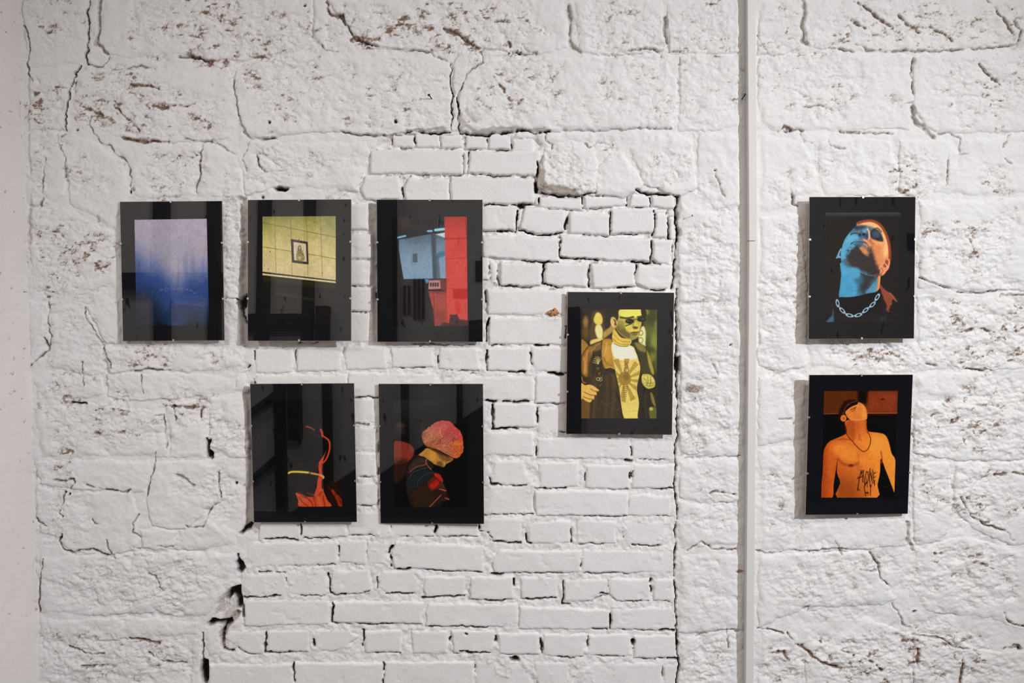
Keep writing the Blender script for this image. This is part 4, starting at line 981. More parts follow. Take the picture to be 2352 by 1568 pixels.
def red_print():
    k = Ink([(246, 276), (960, 275), (968, 1310), (255, 1318)], seed=3)
    k.fill((33, 30, 31))
    k.poly([(246, 270), (300, 270), (345, 1330), (246, 1330)], (10, 10, 11), 10, 1, 0)  # glass reflection painted into the print as a dark band
    k.ell(360, 330, 60, 70, (84, 60, 54), .8, .5)
    k.poly([(520, 270), (740, 270), (745, 440), (620, 440), (560, 400)], (28, 27, 28), 30, .8, 0)
    wm = k.mask([(312, 492), (420, 476), (520, 456), (640, 436), (752, 440), (768, 866), (358, 870), (330, 700), (314, 590)], 7, 0)
    k.ramp(k.Y + 20 * k.n1, [(430, (70, 92, 106)), (540, (106, 136, 156)), (700, (128, 160, 184)), (870, (132, 164, 188))], wm)
    k.line([(641, 450), (656, 862)], 40, (58, 74, 84), 14, .9)
    k.poly([(655, 630), (750, 600), (752, 640), (690, 665)], (48, 106, 132), 16, .7)
    k.line([(676, 660), (690, 862)], 34, (66, 82, 92), 18, .7)
    k.poly([(422, 640), (488, 620), (492, 735), (425, 742)], (116, 148, 172), 6, .9, 0)
    k.poly([(444, 628), (488, 622), (490, 708), (446, 708)], (74, 92, 104), 8, 1, 0)
    k.poly([(455, 490), (498, 484), (498, 540), (456, 546)], (86, 108, 122), 12, .7, 0)
    for p, wd, c in (([(306, 474), (374, 458)], 18, (120, 196, 224)), ([(590, 412), (626, 411)], 20, (120, 196, 224)), ([(662, 402), (750, 392)], 26, (150, 222, 240))):
        k.line(p, wd, c, 9)
    k.poly([(662, 442), (752, 424), (752, 476)], (226, 236, 236), 8, 1, 0)
    for x in (681, 706, 722, 738):
        k.line([(x, 278), (x + 3, 500)], 3.5, (104, 140, 150), 4, .6)
    cm = k.mask([(747, 272), (961, 272), (969, 1300), (770, 1300)], 4, 0)
    k.ramp(k.Y + 12 * k.n1, [(275, (178, 46, 38)), (420, (212, 58, 48)), (800, (216, 66, 56)), (1290, (214, 70, 60))], cm)
    k.line([(750, 484), (962, 480)], 16, (160, 34, 32), 14, .7)
    k.line([(758, 676), (962, 668)], 5, (160, 46, 40), 5, .8)
    k.poly([(826, 960), (968, 958), (968, 1056), (830, 1054)], (196, 10, 14), 12, 1, 0)
    k.line([(944, 276), (960, 480)], 6, (110, 30, 28), 4, .8)
    k.poly([(585, 985), (765, 985), (770, 1316), (652, 1316), (640, 1160)], (178, 70, 58), 6, 1, 0)
    k.line([(642, 990), (652, 1310)], 5, (96, 42, 40), 4, .8)
    k.poly([(600, 985), (765, 985), (765, 1010), (600, 1000)], (130, 50, 44), 10, .7, 0)
    k.poly([(600, 1160), (760, 1170), (768, 1314), (652, 1314)], (140, 58, 50), 40, .6, 0)
    k.poly([(705, 872), (766, 866), (766, 985), (708, 962)], (120, 50, 48), 10, 1, 0)
    k.poly([(600, 880), (706, 878), (709, 960), (592, 966)], (196, 132, 132), 4, 1, 0)
    for i in range(4):
        k.poly(R(610 + 22 * i, 902, 626 + 22 * i, 938), (58, 42, 46), 5, 1, 0)
    k.ell(577, 884, 22, 26, (86, 148, 178), .4)
    k.line([(345, 870), (766, 862)], 6, (58, 54, 60), 4, .8)
    k.poly([(700, 1320), (720, 1285), (790, 1280), (800, 1204), (866, 1204), (890, 1250), (970, 1262), (970, 1320)], (76, 44, 42), 12, 1, 0, rag=6)
    k.ell(785, 1280, 5, 6, (226, 110, 80))
    k.poly([(345, 872), (560, 872), (590, 960), (640, 1180), (652, 1320), (345, 1320)], (40, 37, 39), 10, .8, 0)
    return k

def glasses_print():
    k = Ink([(228, 248), (948, 248), (942, 1283), (226, 1283)], nx=170, ny=246, seed=4)
    k.fill((46, 38, 24))
    k.poly([(800, 248), (960, 248), (960, 900), (860, 640), (830, 480)], (84, 88, 34), 30, 1, 0)
    for x, y, rx, ry, c in ((890, 320, 50, 70, (62, 68, 28)), (880, 470, 60, 70, (96, 106, 40)), (925, 560, 40, 90, (150, 156, 56)), (890, 640, 40, 40, (70, 74, 30)), (840, 270, 30, 30, (150, 146, 60)), (905, 700, 30, 40, (132, 134, 48)), (940, 420, 20, 60, (128, 130, 50))):
        k.ell(x, y, rx, ry, c, .6, .8, rag=.3)
    k.ell(268, 370, 26, 56, (176, 140, 66), .6, .8)
    k.ell(270, 470, 40, 60, (120, 90, 40), .7, .8)
    k.poly([(300, 420), (330, 300), (352, 262), (420, 268), (452, 360), (470, 470), (440, 560), (320, 560)], (58, 44, 24), 30)
    k.poly([(335, 280), (380, 262), (430, 300), (440, 380), (460, 460), (430, 540), (330, 550), (300, 480), (320, 380)], (92, 70, 34), 24)
    k.poly([(350, 320), (375, 276), (412, 290), (430, 340), (424, 380), (400, 394), (366, 385), (346, 355)], (240, 210, 92), 12)
    k.poly([(370, 395), (410, 395), (432, 450), (425, 520), (385, 520), (358, 450)], (246, 228, 150), 14)
    k.poly([(440, 462), (500, 410), (520, 350), (556, 330), (560, 420), (500, 480), (440, 520)], (198, 160, 72), 16, .9)
    k.poly([(318, 540), (430, 520), (450, 560), (330, 590)], (236, 206, 104), 12)
    k.poly([(228, 530), (300, 600), (260, 640), (228, 690)], (196, 150, 60), 10, .8)
    k.poly([(796, 420), (824, 410), (840, 470), (838, 560), (836, 600), (790, 580), (770, 520)], (238, 230, 164), 14)
    # hair, face
    k.poly([(492, 244), (800, 244), (800, 300), (600, 300), (574, 370), (520, 330), (490, 290)], (44, 38, 28), 12)
    k.poly([(600, 244), (800, 244), (806, 330), (797, 392), (786, 440), (778, 494), (740, 526), (694, 536), (622, 502), (566, 444), (556, 384), (580, 330)], (204, 184, 70), 6)
    k.poly([(600, 250), (796, 250), (800, 300), (720, 322), (606, 312)], (250, 236, 104), 16)
    k.poly([(560, 400), (620, 400), (690, 470), (700, 530), (625, 500), (568, 445)], (112, 98, 42), 30)
    k.poly([(574, 350), (620, 350), (640, 420), (590, 430)], (150, 134, 56), 22, .8)
    k.poly([(650, 395), (700, 392), (716, 440), (690, 466), (650, 440)], (228, 208, 92), 22, .85)
    k.poly([(700, 340), (740, 336), (740, 400), (724, 408), (704, 380)], (160, 142, 58), 10, .7)
    k.poly([(700, 436), (776, 424), (770, 452), (706, 462)], (226, 206, 90), 12, .8)
    k.poly([(700, 490), (760, 500), (740, 528), (690, 530)], (160, 152, 66), 14, .9)
    k.poly([(796, 246), (836, 246), (846, 310), (816, 330), (800, 300)], (48, 46, 26), 8)
    k.ell(536, 368, 30, 52, (232, 196, 118), .2, 1, -14)
    k.poly([(530, 340), (552, 350), (560, 400), (542, 390), (546, 365)], (74, 52, 34), 9)
    k.line([(516, 345), (512, 375), (530, 410)], 6, (250, 224, 150), 6, .8)
    k.line([(600, 322), (660, 330), (722, 318)], 16, (70, 60, 30), 9)
    k.line([(762, 318), (800, 312)], 12, (62, 56, 28), 8)
    k.ell(686, 359, 42, 24, (34, 32, 24), .12)
    k.ell(800, 342, 44, 24, (38, 36, 26), .12)
    k.ell(670, 354, 14, 8, (96, 92, 60), .7, .7)
    k.ell(812, 338, 16, 8, (104, 100, 62), .7, .7)
    k.line([(580, 346), (640, 350)], 5, (214, 196, 112), 4)
    k.line([(726, 348), (744, 338), (760, 340)], 6, (64, 58, 34), 4)
    k.line([(648, 404), (700, 384)], 9, (52, 46, 24), 6)
    k.poly([(742, 360), (770, 400), (764, 416), (724, 412)], (222, 206, 80), 10)
    k.poly([(716, 410), (744, 408), (766, 416), (758, 432), (724, 430)], (92, 82, 36), 8)
    k.poly([(690, 470), (720, 458), (750, 458), (780, 456), (762, 470), (720, 476)], (100, 84, 44), 6)
    k.poly([(704, 482), (764, 474), (752, 492), (716, 494)], (120, 108, 56), 7)
    k.ring(792, 540, 20, 26, 8, (150, 140, 84), .9)
    k.ring(794, 470, 18, 22, 7, (120, 112, 62), .8)
    # jacket, shirt
    k.poly([(228, 700), (262, 630), (300, 590), (400, 548), (520, 520), (560, 800), (645, 1290), (300, 1290), (312, 1100), (246, 900), (228, 860)], (60, 48, 26), 6)
    k.poly([(236, 690), (300, 598), (336, 620), (300, 760), (286, 880), (240, 862), (230, 800)], (158, 108, 44), 14)
    k.poly([(262, 700), (292, 640), (280, 820), (256, 850)], (210, 150, 66), 16, .7)
    k.poly([(330, 590), (420, 552), (424, 620), (350, 650), (318, 700)], (146, 112, 48), 20, .8)
    k.poly([(420, 550), (516, 536), (540, 680), (548, 800), (500, 800), (452, 806), (424, 720)], (186, 138, 46), 14)
    k.poly([(440, 610), (500, 600), (510, 700), (460, 740)], (214, 166, 62), 26, .7)
    k.line([(452, 806), (500, 794), (548, 812)], 8, (224, 176, 70), 6, .8)
    k.line([(424, 550), (412, 700), (420, 1000)], 9, (34, 28, 16), 7, .8)
    k.line([(312, 650), (316, 900)], 6, (110, 84, 42), 6, .6)
    for p, c in (([(340, 640), (352, 760), (346, 880)], (30, 24, 14)), ([(300, 660), (292, 780), (300, 880)], (96, 64, 28)), ([(440, 700), (470, 760), (520, 780)], (140, 98, 34)), ([(470, 560), (462, 640), (440, 690)], (230, 184, 84)), ([(500, 850), (540, 900), (560, 1000)], (100, 78, 42)), ([(340, 900), (350, 1100), (334, 1270)], (88, 68, 38)), ([(560, 1040), (600, 1160), (620, 1280)], (30, 24, 16)), ([(420, 1120), (470, 1150), (560, 1110)], (92, 72, 40)), ([(500, 1180), (560, 1200), (600, 1180)], (96, 76, 44)), ([(452, 812), (500, 830), (552, 838)], (34, 26, 14)), ([(250, 700), (262, 780), (256, 850)], (226, 168, 84)), ([(400, 570), (360, 600), (330, 640)], (186, 146, 68))):
        k.line(p, 12, c, 10, .7)
    for x in (360, 470, 530):
        k.line([(x, 880), (x + 6, 1060), (x - 14, 1270)], 24, (98, 76, 42), 24, .55)
    k.poly([(228, 1090), (310, 1110), (306, 1290), (226, 1290)], (122, 90, 40), 14, .85, 0)
    k.poly([(520, 556), (700, 590), (742, 640), (786, 780), (782, 860), (756, 1000), (776, 1130), (766, 1290), (637, 1290), (588, 1000), (546, 800)], (232, 208, 106), 6)
    k.poly([(524, 570), (700, 596), (736, 650), (748, 712), (560, 716)], (252, 244, 214), 16)
    for i in range(12):
        t0 = -math.pi / 2 + (i + 0.22) * math.pi / 6
        c, s_ = (638, 912), 0.13
        q = [(c[0] + 50 * math.cos(t0 - s_), c[1] + 50 * math.sin(t0 - s_)), (c[0] + 210 * math.cos(t0 - s_), c[1] + 215 * math.sin(t0 - s_)), (c[0] + 210 * math.cos(t0 + s_), c[1] + 215 * math.sin(t0 + s_)), (c[0] + 50 * math.cos(t0 + s_), c[1] + 50 * math.sin(t0 + s_))]
        m = k.mask(q, 5, 0) * k.mask([(530, 714), (700, 714), (786, 780), (782, 860), (752, 1000), (770, 1100), (760, 1160), (622, 1160), (588, 1000), (548, 800)], 5, 0)
        k.put(.9 * m, (184, 146, 52))
    k.ell(640, 905, 62, 66, (166, 134, 42), .12)
    k.ell(655, 885, 30, 34, (120, 96, 34), .5, .7)
    k.ring(656, 822, 20, 26, 9, (134, 106, 46), .9)
    k.line([(640, 740), (672, 790)], 9, (120, 96, 44), 5, .8)
    k.line([(672, 745), (640, 780)], 7, (120, 96, 44), 5, .7)
    for i in range(9):
        k.line([(620 + 3 * i, 985 + 18 * i), (668 - 3 * i, 980 + 18 * i)], 8, (112, 88, 38), 5, .75)
    for i in range(6):
        k.line([(734 + 3 * (i % 2), 740 + 27 * i), (752, 746 + 27 * i)], 9, (206, 178, 100), 5, .8)
    k.poly([(626, 1160), (770, 1150), (768, 1290), (638, 1290)], (240, 214, 108), 10, .9, 0)
    k.line([(640, 1222), (764, 1206)], 5, (200, 166, 76), 6, .7)
    k.poly([(700, 575), (742, 560), (830, 592), (864, 660), (900, 780), (924, 860), (900, 872), (812, 880), (796, 800), (770, 660)], (66, 62, 30), 8)
    k.poly([(850, 640), (880, 700), (920, 840), (900, 860), (866, 760)], (184, 168, 60), 14, .9)
    k.poly([(738, 560), (820, 592), (840, 650), (770, 630)], (160, 140, 56), 16, .8)
    k.poly([(812, 880), (770, 1000), (780, 1130), (768, 1290), (884, 1290), (880, 1050), (930, 1010), (942, 960)], (40, 36, 24), 8)
    k.line([(832, 1020), (846, 1290)], 5, (84, 78, 46), 4, .8)
    k.poly([(884, 1040), (910, 1060), (935, 1170), (900, 1130)], (140, 136, 54), 10, .9)
    k.poly([(876, 1180), (944, 1190), (944, 1290), (884, 1290)], (104, 108, 42), 12, .9)
    k.ell(892, 1192, 18, 16, (196, 186, 70), .6)
    # roll neck
    k.poly([(530, 448), (548, 440), (606, 512), (700, 532), (692, 580), (640, 604), (556, 580), (520, 526)], (230, 196, 74), 7)
    for p in ([(534, 480), (600, 545), (690, 556)], [(524, 520), (590, 574), (680, 578)]):
        k.line(p, 6, (146, 116, 46), 6, .8)
    k.line([(540, 572), (600, 596), (676, 594)], 6, (90, 72, 34), 5, .8)
    # embroidery
    for i, (dx, dy) in enumerate(((-36, -30), (-30, -50), (-16, -62), (4, -66), (22, -58), (36, -44), (-40, -10))):
        k.line([(388, 764), (388 + dx * .5, 764 + dy * .75), (380 + dx, 760 + dy)], 6, (224, 196, 124), 4, .85)
    for x, y in ((385, 800), (400, 850), (420, 880), (410, 960)):
        k.line([(x - 12, y), (x, y + 14), (x + 10, y - 4)], 5, (190, 160, 96), 4, .7)
    k.ring(388, 908, 16, 14, 6, (220, 192, 118), .8)
    k.ring(412, 912, 13, 14, 6, (220, 192, 118), .8)
    # hands
    k.line([(232, 890), (244, 934), (266, 944)], 9, (196, 150, 70), 6, .8)
    k.poly([(226, 952), (262, 966), (320, 962), (388, 1006), (392, 1024), (372, 1032), (374, 1060), (352, 1066), (350, 1100), (330, 1108), (312, 1130), (270, 1116), (238, 1092), (226, 1100)], (236, 186, 88), 5)
    for p in ([(312, 1000), (350, 1022), (386, 1026)], [(258, 1032), (310, 1058), (370, 1064)], [(246, 1076), (300, 1096), (346, 1102)]):
        k.line(p, 7, (112, 76, 36), 6, .9)
    k.line([(330, 980), (386, 1012)], 8, (252, 214, 130), 7, .7)
    k.poly([(806, 870), (836, 860), (880, 866), (916, 900), (930, 944), (920, 984), (868, 1000), (828, 978), (802, 930)], (206, 192, 82), 5)
    for kx, ky in ((846, 892), (874, 892), (898, 906), (912, 930)):
        k.ell(kx, ky, 15, 17, (232, 216, 112), .5, .8)
    k.line([(808, 884), (822, 914), (850, 934)], 13, (226, 208, 104), 8, .9)
    for p in ([(858, 880), (862, 930), (850, 968)], [(886, 884), (888, 936), (878, 976)], [(840, 940), (880, 950), (916, 940)], [(846, 968), (880, 976), (914, 966)], [(820, 900), (850, 930)]):
        k.line(p, 6, (122, 108, 46), 5, .85)
    k.line([(912, 870), (926, 910), (934, 950)], 7, (60, 56, 34), 5, .9)
    return k

def blue_orange_print():
    k = Ink([(250, 237), (965, 237), (960, 1278), (258, 1278)], nx=170, ny=246, seed=5)
    k.fill((33, 31, 31))
    k.put(0.9 * sstep(292, 244, k.Y), (56, 64, 66))
    k.put(0.3 * sstep(262, 256, k.X), (50, 48, 50))
    # neck
    nm = k.mask([(412, 700), (404, 800), (394, 920), (384, 1042), (470, 1040), (560, 1030), (660, 1004), (734, 990), (764, 958), (772, 880), (772, 780), (690, 740)], 5, 3)
    t = k.X + 30 * k.n1
    k.ramp(t, [(390, (66, 152, 190)), (540, (72, 156, 192)), (610, (56, 74, 86)), (680, (62, 84, 98)), (724, (84, 150, 178)), (738, (206, 136, 84)), (772, (238, 162, 90))], nm)
    k.poly([(560, 760), (640, 780), (720, 820), (724, 870), (690, 900), (640, 960), (600, 990), (580, 920), (600, 840)], (52, 50, 52), 44, .9)
    k.ell(575, 880, 44, 46, (56, 98, 118), .6, .8)
    k.poly([(630, 1000), (690, 930), (724, 900), (728, 985)], (84, 158, 188), 16, .8)
    # head
    hp = [(556, 356), (600, 330), (680, 314), (750, 338), (800, 396), (846, 486), (868, 590), (868, 690), (846, 770), (800, 832), (740, 842), (640, 830), (520, 772), (440, 742), (402, 690), (404, 600), (432, 500), (484, 426)]
    hm = k.mask(hp, 5, 4)
    t = k.X - 0.32 * (k.Y - 600) + 8 * k.n1
    k.ramp(t, [(400, (84, 164, 198)), (540, (84, 160, 190)), (610, (84, 124, 146)), (660, (150, 104, 80)), (720, (216, 138, 86)), (800, (244, 174, 104)), (880, (206, 116, 74))], hm)
    k.poly([(556, 360), (640, 346), (720, 380), (700, 420), (600, 410), (520, 430), (490, 430)], (70, 112, 140), 24, .9)
    k.line([(575, 352), (650, 340), (740, 370), (800, 440), (834, 540), (826, 620)], 46, (246, 190, 122), 26, .95)
    k.line([(570, 336), (620, 320), (690, 316), (760, 346), (812, 412), (850, 510), (864, 610), (862, 690)], 26, (150, 66, 40), 9, .95)
    k.poly([(520, 376), (580, 356), (640, 366), (600, 390), (545, 400)], (40, 48, 58), 20, .8)
    k.poly([(680, 420), (724, 392), (770, 420), (798, 480), (796, 512), (750, 506), (700, 486), (676, 460)], (44, 46, 60), 16)
    k.ell(735, 444, 40, 34, (78, 90, 112), .6, .8, 30)
    k.line([(690, 412), (740, 384), (786, 420)], 10, (56, 40, 40), 10, .8)
    # nose seen from below, closed eye, lips
    k.poly([(560, 460), (590, 410), (628, 388), (656, 392), (672, 430), (672, 486), (648, 496), (612, 476), (584, 482)], (60, 98, 124), 9)
    k.poly([(604, 404), (634, 390), (650, 398), (640, 430), (612, 436)], (104, 152, 178), 10, .9)
    k.poly([(600, 440), (622, 430), (630, 446), (612, 458)], (26, 34, 42), 8)
    k.poly([(566, 452), (582, 432), (592, 446), (578, 462)], (30, 44, 56), 8)
    k.line([(652, 392), (666, 424), (670, 470), (664, 490)], 15, (244, 184, 134), 8)
    k.poly([(630, 446), (650, 440), (656, 478), (634, 474)], (58, 60, 74), 10, .9)
    k.line([(672, 490), (690, 520), (716, 540)], 14, (170, 92, 62), 16, .7)
    k.line([(492, 446), (520, 434), (548, 432), (570, 440)], 10, (34, 58, 76), 7)
    k.line([(480, 424), (520, 408), (556, 406)], 9, (58, 96, 120), 9, .8)
    k.poly([(470, 470), (520, 452), (566, 462), (560, 494), (500, 510), (450, 520)], (104, 180, 210), 22, .7)
    k.line([(496, 534), (530, 514), (574, 512), (616, 520), (644, 546), (660, 572)], 9, (38, 52, 64), 7)
    k.poly([(500, 524), (540, 502), (590, 502), (614, 512), (572, 508), (530, 514)], (94, 150, 176), 8, .9)
    k.poly([(520, 536), (570, 520), (612, 528), (590, 548), (540, 552)], (66, 108, 130), 9, .9)
    k.line([(616, 496), (650, 514), (680, 552)], 13, (238, 166, 116), 11, .85)
    k.line([(618, 532), (642, 546), (652, 566)], 10, (236, 168, 120), 7, .85)
    k.poly([(458, 650), (484, 590), (550, 556), (590, 560), (600, 600), (660, 640), (690, 570), (720, 660), (744, 740), (770, 790), (760, 830), (700, 838), (600, 800), (520, 772), (450, 742)], (54, 45, 44), 46, .95, rag=18)
    r5 = np.random.RandomState(9)
    for i in range(120):
        bx, by = r5.uniform(440, 770), r5.uniform(580, 820)
        if abs(bx - 600 - 0.2 * (by - 700)) < 190 - 0.5 * abs(by - 690):
            k.line([(bx, by), (bx + r5.uniform(-6, 8), by + r5.uniform(6, 18))], 3.5, ((34, 28, 28), (92, 72, 62), (70, 92, 104))[i % 3], 4, .45)
    k.poly([(410, 690), (460, 690), (500, 760), (440, 745)], (74, 104, 122), 24, .8)
    k.poly([(576, 566), (606, 562), (650, 600), (664, 636), (640, 644), (600, 610)], (214, 134, 76), 18, .95, rag=10)
    k.poly([(700, 560), (760, 540), (800, 600), (790, 700), (752, 730), (716, 640)], (226, 142, 84), 34, .85)
    k.poly([(410, 720), (470, 752), (560, 762), (580, 800), (560, 860), (412, 820)], (76, 160, 196), 26, .9)
    # ears
    k.poly([(404, 574), (384, 596), (366, 640), (350, 672), (372, 668), (398, 664), (404, 620)], (112, 168, 196), 6)
    k.poly([(398, 600), (384, 640), (398, 650)], (46, 64, 78), 8)
    k.poly([(822, 662), (858, 680), (866, 720), (850, 776), (820, 792), (786, 812), (768, 826), (776, 780), (760, 760), (790, 730), (806, 690)], (234, 148, 100), 6)
    k.poly([(826, 686), (848, 694), (846, 730), (820, 760), (800, 740), (816, 716)], (160, 76, 52), 8)
    k.line([(820, 720), (842, 750)], 9, (246, 190, 140), 7, .9)
    k.line([(770, 826), (800, 790), (780, 760)], 9, (170, 84, 58), 8, .8)
    # collar, jacket, chain
    k.poly([(384, 1042), (470, 1040), (560, 1030), (660, 1004), (734, 990), (772, 960), (790, 1060), (700, 1180), (540, 1210), (400, 1180), (350, 1090)], (26, 25, 26), 6)
    k.poly([(770, 912), (800, 950), (840, 984), (880, 1006), (916, 1050), (930, 1080), (890, 1062), (880, 1104), (852, 1170), (836, 1168), (830, 1120), (800, 1040), (778, 980)], (150, 72, 50), 12, .95, rag=12)
    k.line([(868, 1000), (928, 1082)], 5, (206, 128, 92), 5, .7)
    k.line([(880, 1010), (958, 1080)], 4, (120, 70, 56), 5, .6)
    k.poly([(264, 1276), (290, 1240), (318, 1210), (326, 1160), (334, 1240), (326, 1276)], (66, 124, 152), 18, .75)
    k.ell(796, 1246, 34, 26, (50, 58, 64), .8, .6)
    ch = smooth([(366, 1076), (372, 1112), (398, 1150), (436, 1188), (478, 1212), (530, 1216), (580, 1204), (626, 1170), (668, 1134), (704, 1106), (724, 1074), (756, 1022)], 5, False)
    seg = np.cumsum(np.r_[0, np.hypot(*np.diff(ch, axis=0).T)])
    for i in range(13):
        s0 = seg[-1] * (i + .5) / 13
        x, y = np.interp(s0, seg, ch[:, 0]), np.interp(s0, seg, ch[:, 1])
        x2, y2 = np.interp(s0 + 4, seg, ch[:, 0]), np.interp(s0 + 4, seg, ch[:, 1])
        ang = math.degrees(math.atan2(y2 - y, x2 - x))
        if i % 2 == 0:
            k.ring(x, y, 30, 13, 8, (160, 196, 214), .95, ang)
        else:
            k.line([(x - 20 * math.cos(math.radians(ang)), y - 20 * math.sin(math.radians(ang))), (x + 20 * math.cos(math.radians(ang)), y + 20 * math.sin(math.radians(ang)))], 9, (128, 170, 192), 5, .9)
    return k

def tattoo_print():
    k = Ink([(240, 252), (942, 255), (905, 1268), (213, 1270)], nx=170, ny=246, seed=6)
    k.fill((15, 14, 14))
    k.poly([(240, 256), (942, 258), (936, 468), (232, 474)], (92, 46, 22), 5, 1, 0)
    k.poly([(640, 262), (940, 264), (936, 468), (640, 470)], (140, 58, 32), 60, .9, 0)
    k.poly([(560, 250), (660, 250), (640, 380), (560, 370)], (24, 18, 15), 34, .95, 0)
    k.line([(236, 474), (370, 470)], 7, (150, 78, 40), 5, .9)
    k.line([(640, 467), (938, 466)], 8, (176, 90, 46), 6, .9)
    k.ell(796, 336, 18, 8, (70, 32, 20), .4)
    body = [(276, 748), (310, 724), (380, 694), (452, 656), (452, 600), (438, 545), (520, 520), (632, 525), (642, 580), (654, 636), (720, 648), (800, 662), (838, 700), (862, 770), (882, 850), (916, 910), (914, 1060), (908, 1214), (888, 1170), (850, 1070), (818, 990), (790, 910), (774, 912), (770, 1030), (746, 1150), (738, 1272), (366, 1272), (394, 1130), (362, 1030), (368, 905), (352, 1000), (330, 1150), (318, 1272), (210, 1272), (226, 1040), (234, 850), (250, 790)]
    bm_ = k.mask(body, 5, 3)
    t = k.X + 0.10 * (900 - k.Y) + 14 * k.n1
    k.ramp(t, [(220, (196, 84, 28)), (330, (208, 96, 30)), (420, (206, 102, 34)), (600, (228, 128, 42)), (760, (240, 140, 44)), (920, (244, 150, 48))], bm_)
    k.put(.75 * bm_ * sstep(900, 1250, k.Y) * sstep(760, 480, k.X) * sstep(330, 400, k.X), (146, 66, 26))
    k.put(.5 * bm_ * sstep(760, 560, k.Y), (200, 88, 32))
    k.put(.55 * bm_ * sstep(300, 220, k.X - 0.05 * (k.Y - 1000)), (150, 58, 22))
    k.poly([(300, 790), (420, 740), (560, 850), (620, 930), (480, 930), (380, 880)], (244, 150, 48), 60, .6)
    k.poly([(680, 700), (800, 680), (840, 760), (780, 860), (680, 850)], (248, 158, 52), 60, .6)
    k.line([(372, 900), (420, 945), (500, 965), (560, 940)], 20, (150, 66, 28), 24, .7)
    k.line([(780, 830), (790, 905)], 14, (150, 66, 28), 12, .7)
    k.line([(372, 718), (440, 712), (520, 726)], 9, (156, 66, 28), 9, .8)
    k.line([(560, 860), (570, 960), (560, 1100)], 26, (196, 96, 34), 30, .5)
    k.ell(494, 962, 24, 13, (112, 48, 28), .5)
    k.ell(784, 930, 10, 12, (130, 56, 28), .5)
    # neck, head
    k.poly([(445, 560), (520, 540), (540, 640), (520, 720), (456, 650)], (176, 74, 28), 34, .8)
    k.line([(560, 560), (560, 640), (584, 720)], 14, (176, 78, 30), 20, .6)
    k.line([(632, 540), (640, 610), (652, 650)], 16, (170, 72, 28), 12, .6)
    k.poly([(372, 500), (376, 450), (404, 396), (440, 350), (490, 338), (560, 352), (470, 400), (440, 450), (412, 480), (396, 540)], (46, 26, 18), 12, 1, rag=10)
    k.poly([(440, 446), (470, 410), (540, 372), (570, 364), (610, 384), (640, 436), (644, 520), (580, 534), (500, 532), (458, 500)], (222, 128, 48), 5)
    k.poly([(470, 400), (520, 366), (560, 360), (552, 384), (500, 404), (446, 446), (430, 470), (440, 430)], (24, 16, 14), 6)
    k.line([(418, 480), (440, 420), (480, 376), (556, 352)], 7, (120, 62, 34), 5, .8)
    k.line([(492, 436), (536, 414)], 11, (120, 58, 26), 8, .8)
    k.line([(500, 452), (520, 444), (545, 408)], 6, (110, 52, 24), 5, .9)
    k.line([(520, 470), (560, 410)], 6, (170, 88, 34), 6, .6)
    k.line([(540, 440), (570, 390)], 6, (246, 166, 80), 7, .6)
    k.poly([(600, 390), (640, 436), (644, 516), (600, 510)], (242, 154, 64), 24, .7)
    k.line([(488, 530), (560, 530), (644, 520)], 6, (240, 150, 70), 5, .9)
    k.line([(476, 524), (488, 534)], 8, (130, 58, 26), 5, .9)
    k.ell(424, 514, 28, 32, (226, 120, 50), .16)
    k.ell(426, 516, 9, 13, (160, 74, 34), .7, .8)
    k.line([(444, 640), (470, 690), (510, 735), (560, 792), (600, 824), (626, 828), (660, 800), (680, 740), (676, 690), (654, 644)], 8, (104, 34, 22), 5)
    # lettering of the tattoo: A L O N E
    ink = (38, 16, 14)
    for p, wd in (([(558, 1200), (568, 1120), (592, 1010)], 8), ([(590, 1010), (602, 1060), (606, 1120)], 8), ([(558, 1084), (606, 1064)], 7), ([(556, 1180), (578, 1200)], 6),
                  ([(608, 1008), (618, 1080), (628, 1160)], 8), ([(628, 1150), (640, 1120)], 7), ([(600, 1030), (616, 1010)], 6),
                  ([(640, 1020), (634, 1070), (642, 1130)], 7), ([(656, 1020), (660, 1080), (650, 1130)], 7), ([(640, 1020), (657, 1026)], 6), ([(642, 1130), (652, 1128)], 6), ([(648, 1130), (650, 1166)], 5),
                  ([(676, 990), (670, 1070), (676, 1160)], 8), ([(674, 1010), (692, 1100)], 7), ([(698, 1000), (694, 1080), (698, 1130)], 7),
                  ([(712, 1020), (708, 1080), (714, 1140)], 7), ([(712, 1040), (734, 1028)], 6), ([(710, 1078), (728, 1068)], 6), ([(712, 1112), (722, 1104)], 6), ([(716, 1110), (720, 1160)], 5),
                  ([(620, 1160), (626, 1210), (632, 1252)], 7), ([(682, 1150), (680, 1200), (680, 1248)], 6), ([(566, 1070), (560, 1090)], 6), ([(690, 1140), (686, 1170)], 5)):
        k.line(p, wd, ink, 4, .95, 0)
    k.ell(648, 1222, 16, 10, (92, 36, 20), .5)
    k.line([(632, 1252), (660, 1240)], 5, (110, 44, 24), 5, .8)
    k.ell(812, 1162, 14, 5, (76, 56, 48), .6, .7)
    return k

